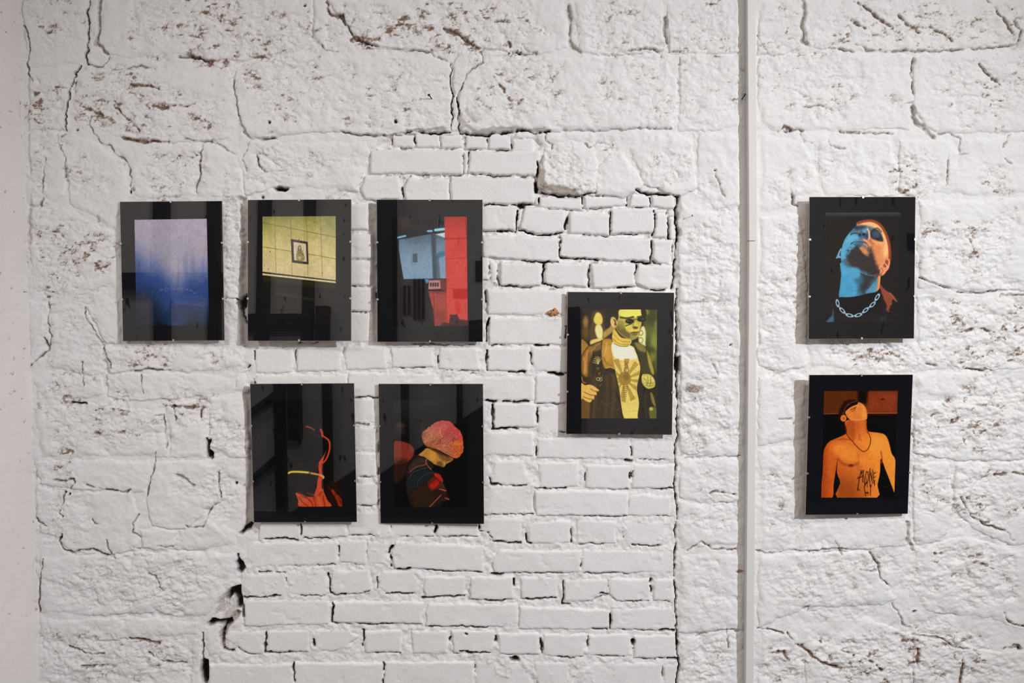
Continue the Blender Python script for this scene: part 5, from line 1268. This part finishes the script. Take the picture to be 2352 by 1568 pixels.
def choker_print():
    k = Ink([(240, 285), (955, 282), (972, 1292), (268, 1295)], seed=7)
    k.fill((25, 24, 24))
    k.ell(900, 1190, 90, 150, (46, 30, 22), .7, .9)
    k.line([(630, 530), (668, 540), (708, 562)], 12, (190, 84, 62), 8, .9)
    k.ell(650, 600, 60, 40, (42, 32, 31), .8, .7)
    k.line([(770, 560), (782, 588), (786, 618)], 20, (198, 84, 62), 8, .9)
    k.line([(786, 620), (822, 640), (848, 668), (856, 720), (846, 780), (824, 836), (794, 874)], 14, (214, 76, 54), 6)
    k.line([(800, 640), (836, 664)], 5, (110, 56, 48), 5, .7)
    k.poly([(818, 764), (800, 800), (768, 850), (752, 872), (748, 930), (752, 980), (738, 1050), (730, 1120), (704, 1200), (790, 1200), (778, 1100), (784, 1000), (780, 930), (792, 860), (806, 810)], (206, 72, 46), 6)
    k.poly([(780, 880), (790, 900), (782, 930), (772, 900)], (150, 50, 36), 6, .8)
    k.poly([(532, 1160), (580, 1176), (640, 1196), (700, 1200), (760, 1170), (786, 1120), (806, 1170), (832, 1230), (858, 1296), (580, 1296), (556, 1230)], (206, 84, 48), 6)
    for p in ([(560, 1150), (620, 1190), (660, 1230)], [(560, 1200), (600, 1250), (650, 1292)], [(580, 1190), (660, 1224), (700, 1290)], [(700, 1210), (716, 1250), (722, 1296)], [(740, 1200), (780, 1150)], [(790, 1190), (810, 1296)], [(690, 1170), (720, 1210)]):
        k.line(p, 12, (126, 44, 28), 10, .75)
    k.line([(740, 1200), (760, 1240), (770, 1292)], 30, (230, 112, 66), 20, .6)
    k.line([(640, 1160), (690, 1180)], 10, (150, 50, 34), 9, .8)
    k.line([(880, 1140), (906, 1180), (932, 1236), (952, 1290)], 26, (164, 56, 38), 12, .95)
    k.line([(930, 1190), (968, 1242), (972, 1290)], 18, (156, 52, 36), 10, .9)
    k.line([(900, 1170), (940, 1290)], 5, (70, 26, 22), 5, .8)
    k.line([(820, 1090), (870, 1142)], 5, (90, 50, 44), 5, .7)
    k.line([(466, 972), (490, 962), (540, 960), (600, 963), (655, 968)], 19, (228, 208, 62), 6)
    k.line([(655, 968), (680, 974)], 12, (150, 110, 84), 6, .9)
    k.line([(680, 974), (740, 986), (784, 998), (796, 1012), (792, 1020)], 17, (230, 150, 76), 7)
    k.line([(780, 1000), (794, 1012)], 14, (242, 190, 110), 7, .8)
    return k

def curls_print():
    k = Ink([(242, 285), (948, 285), (957, 1300), (250, 1300)], nx=170, ny=246, seed=8)
    k.fill((22, 23, 23))
    k.put(.8 * sstep(700, 300, k.Y + 0.45 * (k.X - 260)), (44, 48, 49))
    k.poly([(245, 690), (300, 670), (380, 690), (430, 730), (438, 790), (400, 850), (340, 880), (250, 880)], (136, 54, 40), 12)
    k.poly([(245, 860), (380, 850), (350, 1000), (250, 1080)], (62, 38, 32), 40, .8)
    k.ell(300, 560, 48, 64, (56, 46, 44), .6, .9)
    k.ell(310, 520, 40, 20, (92, 70, 62), .8, .5, rag=.4)
    k.ell(520, 560, 26, 60, (58, 46, 42), .7, .7)
    k.poly([(478, 806), (520, 768), (560, 736), (640, 752), (720, 796), (806, 830), (796, 858), (748, 884), (736, 890), (722, 912), (700, 910), (650, 896), (600, 874), (540, 822)], (196, 140, 56), 8)
    k.poly([(640, 760), (720, 800), (800, 832), (780, 860), (700, 850)], (104, 70, 36), 26, .7)
    k.poly([(650, 880), (690, 860), (720, 905), (690, 915)], (90, 62, 34), 18, .7)
    k.poly([(590, 770), (640, 780), (640, 850), (590, 840)], (222, 160, 62), 30, .6)
    hair = [(512, 640), (516, 596), (548, 566), (600, 520), (662, 486), (740, 474), (790, 492), (830, 536), (872, 574), (900, 640), (904, 720), (896, 780), (866, 818), (830, 832), (780, 812), (720, 780), (660, 750), (600, 734), (556, 720), (528, 684)]
    hm = k.mask(hair, 7, 4, rag=6)
    t = (k.X - 510) / 400 - (k.Y - 640) / 420 + 0.12 * k.n1
    k.ramp(t, [(-0.2, (178, 110, 60)), (0.25, (192, 112, 82)), (0.7, (196, 86, 82)), (1.1, (200, 72, 70))], hm)
    k.put(hm * sstep(760, 840, k.X) * sstep(620, 700, k.Y), (214, 106, 46))
    k.put(.8 * hm * sstep(840, 890, k.X) * sstep(700, 560, k.Y), (196, 60, 50))
    k.put(.75 * hm * sstep(690, 800, k.Y - 0.25 * (k.X - 620)) * sstep(700, 560, k.X), (92, 58, 36))
    r = np.random.RandomState(5)
    hair_in = k.mask(hair, 10, 4)
    def flow(x, y):                               # direction of the locks: big waves curling down and back
        x, y = np.float32(x), np.float32(y)
        return 0.5 + 1.9 * float(vn(x, y, 62, seed=12)) + 1.6 * float(vn(x, y, 30, seed=14)) + (0.9 if x > 780 else 0.0)
    for i in range(150):
        x, y = r.uniform(520, 895), r.uniform(484, 812)
        dark = i % 5 < 2
        top = y < 570 + 0.35 * (x - 600) and x > 610
        right = x > 800 and y > 600
        c = (98, 44, 34) if dark else ((226, 126, 116) if top else ((240, 140, 66) if right else (232, 160, 102)))
        pts = [(x, y)]
        for j in range(7):
            an = flow(*pts[-1])
            pts.append((pts[-1][0] + 9 * math.cos(an), pts[-1][1] + 9 * math.sin(an)))
        m = np.clip((r.uniform(1.6, 3.6) - pld(k.X, k.Y, pts)) / 4 + .5, 0, 1)
        k.put((.42 if dark else .48) * m * hair_in, c)
    for pts in ([(560, 610), (590, 596), (616, 612), (604, 640), (578, 636)], [(600, 668), (634, 650), (660, 672), (640, 700)], [(668, 600), (700, 590), (716, 620), (690, 644), (664, 632)], [(700, 690), (736, 676), (750, 706), (724, 726)], [(640, 560), (676, 548), (700, 570)], [(560, 668), (590, 690), (630, 720)], [(770, 700), (800, 690), (812, 730), (786, 760), (760, 744)], [(820, 690), (850, 720), (850, 770), (826, 800)], [(866, 700), (884, 740), (872, 790)], [(740, 740), (770, 780), (810, 800)]):
        k.line([(px + 5, py + 6) for px, py in pts], 7, (104, 48, 36), 7, .4)
        k.line(pts, 5, (236, 164, 104), 5, .5)
    k.line([(800, 560), (850, 610), (882, 690), (880, 770)], 16, (206, 66, 58), 16, .6)
    k.line([(820, 700), (868, 704), (896, 690)], 12, (240, 128, 46), 12, .6)
    k.poly([(560, 724), (640, 748), (720, 790), (800, 826), (770, 828), (690, 796), (600, 752)], (58, 36, 26), 14, .75)
    # the turned-down face
    k.poly([(770, 822), (806, 830), (812, 842), (800, 856), (778, 850)], (150, 96, 48), 6, .9)
    k.line([(742, 884), (724, 910), (706, 908)], 7, (222, 150, 66), 6, .6)
    k.line([(770, 850), (748, 862), (740, 884)], 6, (80, 50, 30), 6, .7)
    # jacket
    k.poly([(440, 812), (480, 804), (556, 836), (626, 890), (616, 946), (690, 1000), (720, 1080), (744, 1150), (770, 1226), (700, 1250), (620, 1300), (440, 1300), (380, 1200), (362, 1060), (376, 930)], (46, 37, 34), 8)
    k.poly([(380, 1010), (440, 930), (560, 900), (610, 960), (520, 1060), (430, 1120), (380, 1120)], (36, 44, 48), 16, .95)
    k.poly([(400, 900), (470, 830), (560, 850), (560, 890), (460, 920), (390, 980)], (70, 54, 46), 18, .8)
    k.line([(400, 960), (460, 915), (540, 896), (556, 880)], 6, (176, 96, 66), 5, .9)
    k.line([(556, 840), (552, 880), (600, 940)], 8, (186, 100, 66), 5, .9)
    k.line([(390, 1030), (440, 960), (560, 924)], 5, (92, 100, 106), 5, .6)
    k.line([(470, 1060), (540, 990), (620, 966)], 5, (92, 96, 98), 5, .6)
    k.poly([(566, 1080), (600, 1030), (650, 1000), (700, 1040), (690, 1100), (596, 1146)], (120, 40, 28), 12, .9)
    k.poly([(630, 976), (680, 986), (712, 1040), (704, 1060), (660, 1020), (636, 1004)], (206, 44, 34), 8)
    k.poly([(586, 1086), (660, 1036), (668, 1084), (600, 1144)], (196, 40, 30), 7, .95)
    k.line([(610, 1076), (664, 1044)], 5, (80, 26, 22), 5, .8)
    k.poly([(440, 1130), (560, 1110), (640, 1160), (600, 1290), (440, 1290)], (58, 42, 28), 40, .7)
    k.poly([(690, 1060), (720, 1080), (744, 1150), (700, 1140)], (76, 52, 36), 10, .9)
    for i in range(26):
        xx = 384 + 12 * i
        k.line([(xx, 900 + 4 * abs(i - 8)), (xx + 60, 1290)], 3, (84, 62, 52) if i % 2 else (22, 20, 20), 5, .35)
    k.line([(680, 1126), (742, 1142)], 9, (222, 92, 66), 5, .9)
    k.line([(586, 1296), (640, 1240), (694, 1184)], 9, (190, 82, 58), 5, .9)
    k.line([(734, 1212), (770, 1226)], 9, (214, 84, 62), 5, .9)
    k.line([(660, 1296), (700, 1260)], 6, (80, 56, 40), 5, .7)
    return k

# ------------------------------------------------------------------ clip frames: hardboard, black card, print, glass and six steel clips
FRAMES = [
 # centre x, z, stand-off, roll, tilt, yaw, w, h, frame corners in the enlargement, painter, label
 (-0.9676, 1.6866, .018, -0.0075, -0.0200, -0.0050, 0.2915, 0.3967, [(103, 140), (1075, 117), (1093, 1453), (123, 1463)], sky_print, 'clip frame with a pale lilac to deep blue misty print on black card', 0.88),
 (-0.6034, 1.6893, .030, -0.0018, -0.0565, -0.0452, 0.2973, 0.401, [(76, 120), (1060, 110), (1058, 1457), (74, 1455)], icon_print, 'clip frame with yellow tiled-wall print showing a small framed icon', 0.86),
 (-0.2337, 1.6873, .022, 0.0004, -0.0203, 0.0052, 0.3008, 0.4041, [(102, 113), (1112, 113), (1110, 1465), (107, 1470)], red_print, 'clip frame with a red column and pale blue house print on black card', 0.92),
 (0.3088, 1.4234, .023, 0.0076, -0.0158, -0.0025, 0.3039, 0.4072, [(97, 80), (1110, 88), (1092, 1440), (83, 1432)], glasses_print, 'clip frame with yellow print of a man in small dark sunglasses', 0.97),
 (0.9914, 1.6955, .034, -0.0034, -0.0211, 0.0298, 0.3035, 0.4013, [(102, 88), (1110, 90), (1096, 1432), (93, 1440)], blue_orange_print, 'clip frame with print of a tilted-back head lit blue and orange', 0.95),
 (0.993, 1.1905, .034, 0.0012, 0.0273, 0.0472, 0.3006, 0.4046, [(100, 105), (1086, 105), (1036, 1423), (63, 1437)], tattoo_print, 'clip frame with orange print of a bare-chested man with a lettered belly tattoo', 0.96),
 (-0.5986, 1.165, .024, -0.008, 0.0176, -0.0193, 0.2992, 0.4031, [(96, 130), (1087, 122), (1112, 1442), (135, 1443)], choker_print, 'clip frame with dark print of a red-lit profile wearing a yellow choker', 1.0),
 (-0.2321, 1.1617, .019, -0.0044, 0.0158, -0.0465, 0.3013, 0.4069, [(97, 130), (1093, 127), (1102, 1463), (118, 1452)], curls_print, 'clip frame with print of a bowed head of curly pink and orange hair', 0.95),
]
clip_bm = bmesh.new()
bm_box(clip_bm, -0.0026, 0.0026, -0.0012, 0.0, -0.0045, 0.0012, 0.0003)      # lip over the glass
bm_box(clip_bm, -0.0026, 0.0026, -0.0006, 0.0078, 0.0004, 0.0016)           # strap over the edge
bm_box(clip_bm, -0.0026, 0.0026, 0.0070, 0.0084, -0.012, 0.0014)            # foot behind the board
clip_me = bpy.data.meshes.new('clip')
clip_bm.to_mesh(clip_me)
clip_bm.free()
clip_me.materials.append(M_STEEL)

for x, z, so, roll, tilt, yaw, fw, fh, fq, painter, label, lift in FRAMES:
    e = empty('picture_frame', (x, -so, z), label, 'picture frame', 'framed prints hung on the wall')
    e.rotation_mode = 'XYZ'
    e.rotation_euler = (Matrix.Rotation(yaw, 3, 'Z') @ Matrix.Rotation(tilt, 3, 'X') @ Matrix.Rotation(roll, 3, 'Y')).to_euler()
    W2, H2 = fw / 2, fh / 2
    bm = bmesh.new()
    bm_box(bm, -W2, W2, 0.0030, 0.0065, -H2, H2, 0.0004)
    bm_obj('backing_board', bm, M_MDF, e)
    bm = bmesh.new()
    bm_box(bm, -W2 + .0008, W2 - .0008, 0.0022, 0.0030, -H2 + .0008, H2 - .0008)
    bm_obj('black_card', bm, M_MAT, e)
    k = painter()
    # where the print lies on its card: invert the frame's bilinear quad
    q = np.asarray(fq, float)
    s = np.full(k.X.shape, .5)
    t = np.full(k.X.shape, .5)
    for _ in range(8):
        p = ((1 - s) * (1 - t))[..., None] * q[0] + (s * (1 - t))[..., None] * q[1] + (s * t)[..., None] * q[2] + ((1 - s) * t)[..., None] * q[3]
        ds = (1 - t)[..., None] * (q[1] - q[0]) + t[..., None] * (q[2] - q[3])
        dt = (1 - s)[..., None] * (q[3] - q[0]) + s[..., None] * (q[2] - q[1])
        rx, ry = k.X - p[..., 0], k.Y - p[..., 1]
        det = ds[..., 0] * dt[..., 1] - ds[..., 1] * dt[..., 0]
        s += (rx * dt[..., 1] - ry * dt[..., 0]) / det
        t += (ds[..., 0] * ry - ds[..., 1] * rx) / det
    vx = np.stack([(s - .5) * fw, np.full(s.shape, 0.0017), (.5 - t) * fh], -1).reshape(-1, 3)
    ii = np.arange(k.nx * k.ny).reshape(k.ny, k.nx)
    qd = np.stack([ii[1:, :-1], ii[1:, 1:], ii[:-1, 1:], ii[:-1, :-1]], -1).reshape(-1, 4)
    link('photo_print', grid_mesh('photo_print', vx, qd, k.colours(lift), 'ink'), M_PRINT, e)
    bm = bmesh.new()
    bm_box(bm, -W2, W2, -0.0010, 0.0010, -H2, H2)
    bm_obj('glass_pane', bm, M_GLASS, e)
    for cx, cz, rot in ((0, H2, 0), (0, -H2, math.pi), (-W2, .2 * fh, -math.pi / 2), (-W2, -.2 * fh, -math.pi / 2), (W2, .2 * fh, math.pi / 2), (W2, -.2 * fh, math.pi / 2)):
        c = bpy.data.objects.new('clip', clip_me)
        c.location = (cx, -0.0011, cz)
        c.rotation_euler = (0, rot, 0)
        c.parent = e
        COL.objects.link(c)
    # hanging hook reaching back to the wall
    bm = bmesh.new()
    tube(bm, [(0, 0.006, H2 - .03), (0, 0.012, H2 - .028), (0, so + .02, H2 - .02)], 0.0015, 6)
    bm_obj('hanger', bm, M_STEEL, e)
# ------------------------------------------------------------------ small things on the wall
def nail(label, base, head, rad, headr, cat='nail', name='nail'):
    b, h = Vector(base), Vector(head)
    d = (h - b).normalized()
    e = empty(name, b, label, cat)
    bm = bmesh.new()
    tube(bm, [-d * 0.012, d * 0.001, h - b], [rad * .8, rad, rad], 8)
    bm_obj('shank', bm, M_IRON, e, shade=True)
    bm = bmesh.new()
    tube(bm, [h - b - d * .0006, h - b, h - b + d * .0016, h - b + d * .0022], [headr * .8, headr, headr, headr * .6], 14)
    bm_obj('nail_head', bm, M_IRON, e)
def fwd(u, v, dist):
    x, z = P(u, v, -dist)
    return (float(x), -dist, float(z))
nail('long black nail beside the white conduit near the top', surf(1704.6, 226.5), fwd(1711, 217.5, .030), .0016, .0036)
nail('black round-headed nail in the upper stone block above the red column print', surf(990, 226), fwd(985.5, 218.5, .028), .0014, .0036)
nail('thin pale nail beside the top corner of the brick patch', surf(1590, 494.5), fwd(1590.2, 494.4, .024), .0007, .0018)
nail('thin steel nail in rough plaster beside the yellow sunglasses print', surf(1597, 915.5), fwd(1596.4, 914.2, .026), .0007, .0017)

# screw eye in the brick left of the black-and-red print
p = surf(840, 717)
e = empty('screw_eye', p, 'small steel screw eye in white brick beside the red column print', 'screw eye')
bm = bmesh.new()
rg = [(0.0032 * math.cos(t), -0.006, 0.0032 * math.sin(t)) for t in np.linspace(-0.6, 4.3, 18)]
tube(bm, rg, 0.0007, 8)
bm_obj('ring', bm, M_IRON, e, shade=True)
bm = bmesh.new()
tube(bm, [(0, 0.008, 0), (0, -0.004, 0.0), (0, -0.006, -0.0005)], 0.0008, 8)
bm_obj('shank', bm, M_IRON, e, shade=True)

# dry leaf caught on the brick, with its stalk
def L2(x, y, off):
    return Vector(fwd(1240 + x / 26.14, 690 + y / 26.14, off))
base = min(surf(u, v).y for u in range(1250, 1288, 3) for v in range(704, 728, 3))
off = -base + 0.004
outl = [(430, 800), (450, 690), (560, 600), (680, 560), (790, 505), (860, 520), (880, 440), (930, 420), (990, 520), (1110, 620), (1120, 700), (1180, 780), (1090, 830), (1050, 880), (970, 910), (880, 890), (770, 930), (640, 900), (560, 860), (480, 830)]
e = empty('dried_leaf', L2(800, 700, off), 'curled orange-brown dried leaf caught on the bricks left of the yellow sunglasses print', 'leaf')
bm = bmesh.new()
c = L2(800, 700, off + .004) - e.location
def ridge(a, f):
    return -0.0022 * math.cos(5 * a) * f + 0.003 * (1 - f)
fr, bk = [], []
for f in (0.35, 0.7, 1.0):
    r1, r2 = [], []
    for k_, (x, y) in enumerate(outl):
        q = L2(800 + (x - 800) * f, 700 + (y - 700) * f, off) - e.location
        a = math.atan2(y - 700, x - 800)
        q.y -= ridge(a, f)
        r1.append(bm.verts.new(q))
        r2.append(bm.verts.new(q + Vector((0, 0.0005, 0))))
    fr.append(r1)
    bk.append(r2)
c0, c1 = bm.verts.new(c), bm.verts.new(c + Vector((0, .0005, 0)))
m = len(outl)
for i in range(m):
    j = (i + 1) % m
    bm.faces.new((c0, fr[0][i], fr[0][j]))
    bm.faces.new((c1, bk[0][j], bk[0][i]))
    for a in (0, 1):
        bm.faces.new((fr[a][i], fr[a + 1][i], fr[a + 1][j], fr[a][j]))
        bm.faces.new((bk[a][j], bk[a + 1][j], bk[a + 1][i], bk[a][i]))
    bm.faces.new((fr[2][i], bk[2][i], bk[2][j], fr[2][j]))
bmesh.ops.recalc_face_normals(bm, faces=bm.faces)
bm_obj('leaf_blade', bm, M_LEAF, e, shade=True)
bm = bmesh.new()
tube(bm, [L2(960, 690, off + .004) - e.location, L2(1100, 760, off + .003) - e.location, L2(1280, 840, off + .003) - e.location, L2(1450, 930, off + .001) - e.location], [.0005, .0007, .0004, .0003], 6)
tube(bm, [L2(690, 730, off + .004) - e.location, L2(600, 850, off + .002) - e.location, L2(515, 1020, off - .004) - e.location], [.0004, .0005, .0003], 6)
bm_obj('leaf_stalk', bm, M_STEM, e, shade=True)
bm = bmesh.new()
q = L2(815, 575, off + .004) - e.location
tube(bm, [q + Vector((0, .02, 0)), q, q + Vector((0, -.0025, 0)), q + Vector((0, -.003, 0))], [.0005, .0005, .0021, .0012], 10)
bm_obj('pin', bm, M_IRON, e)
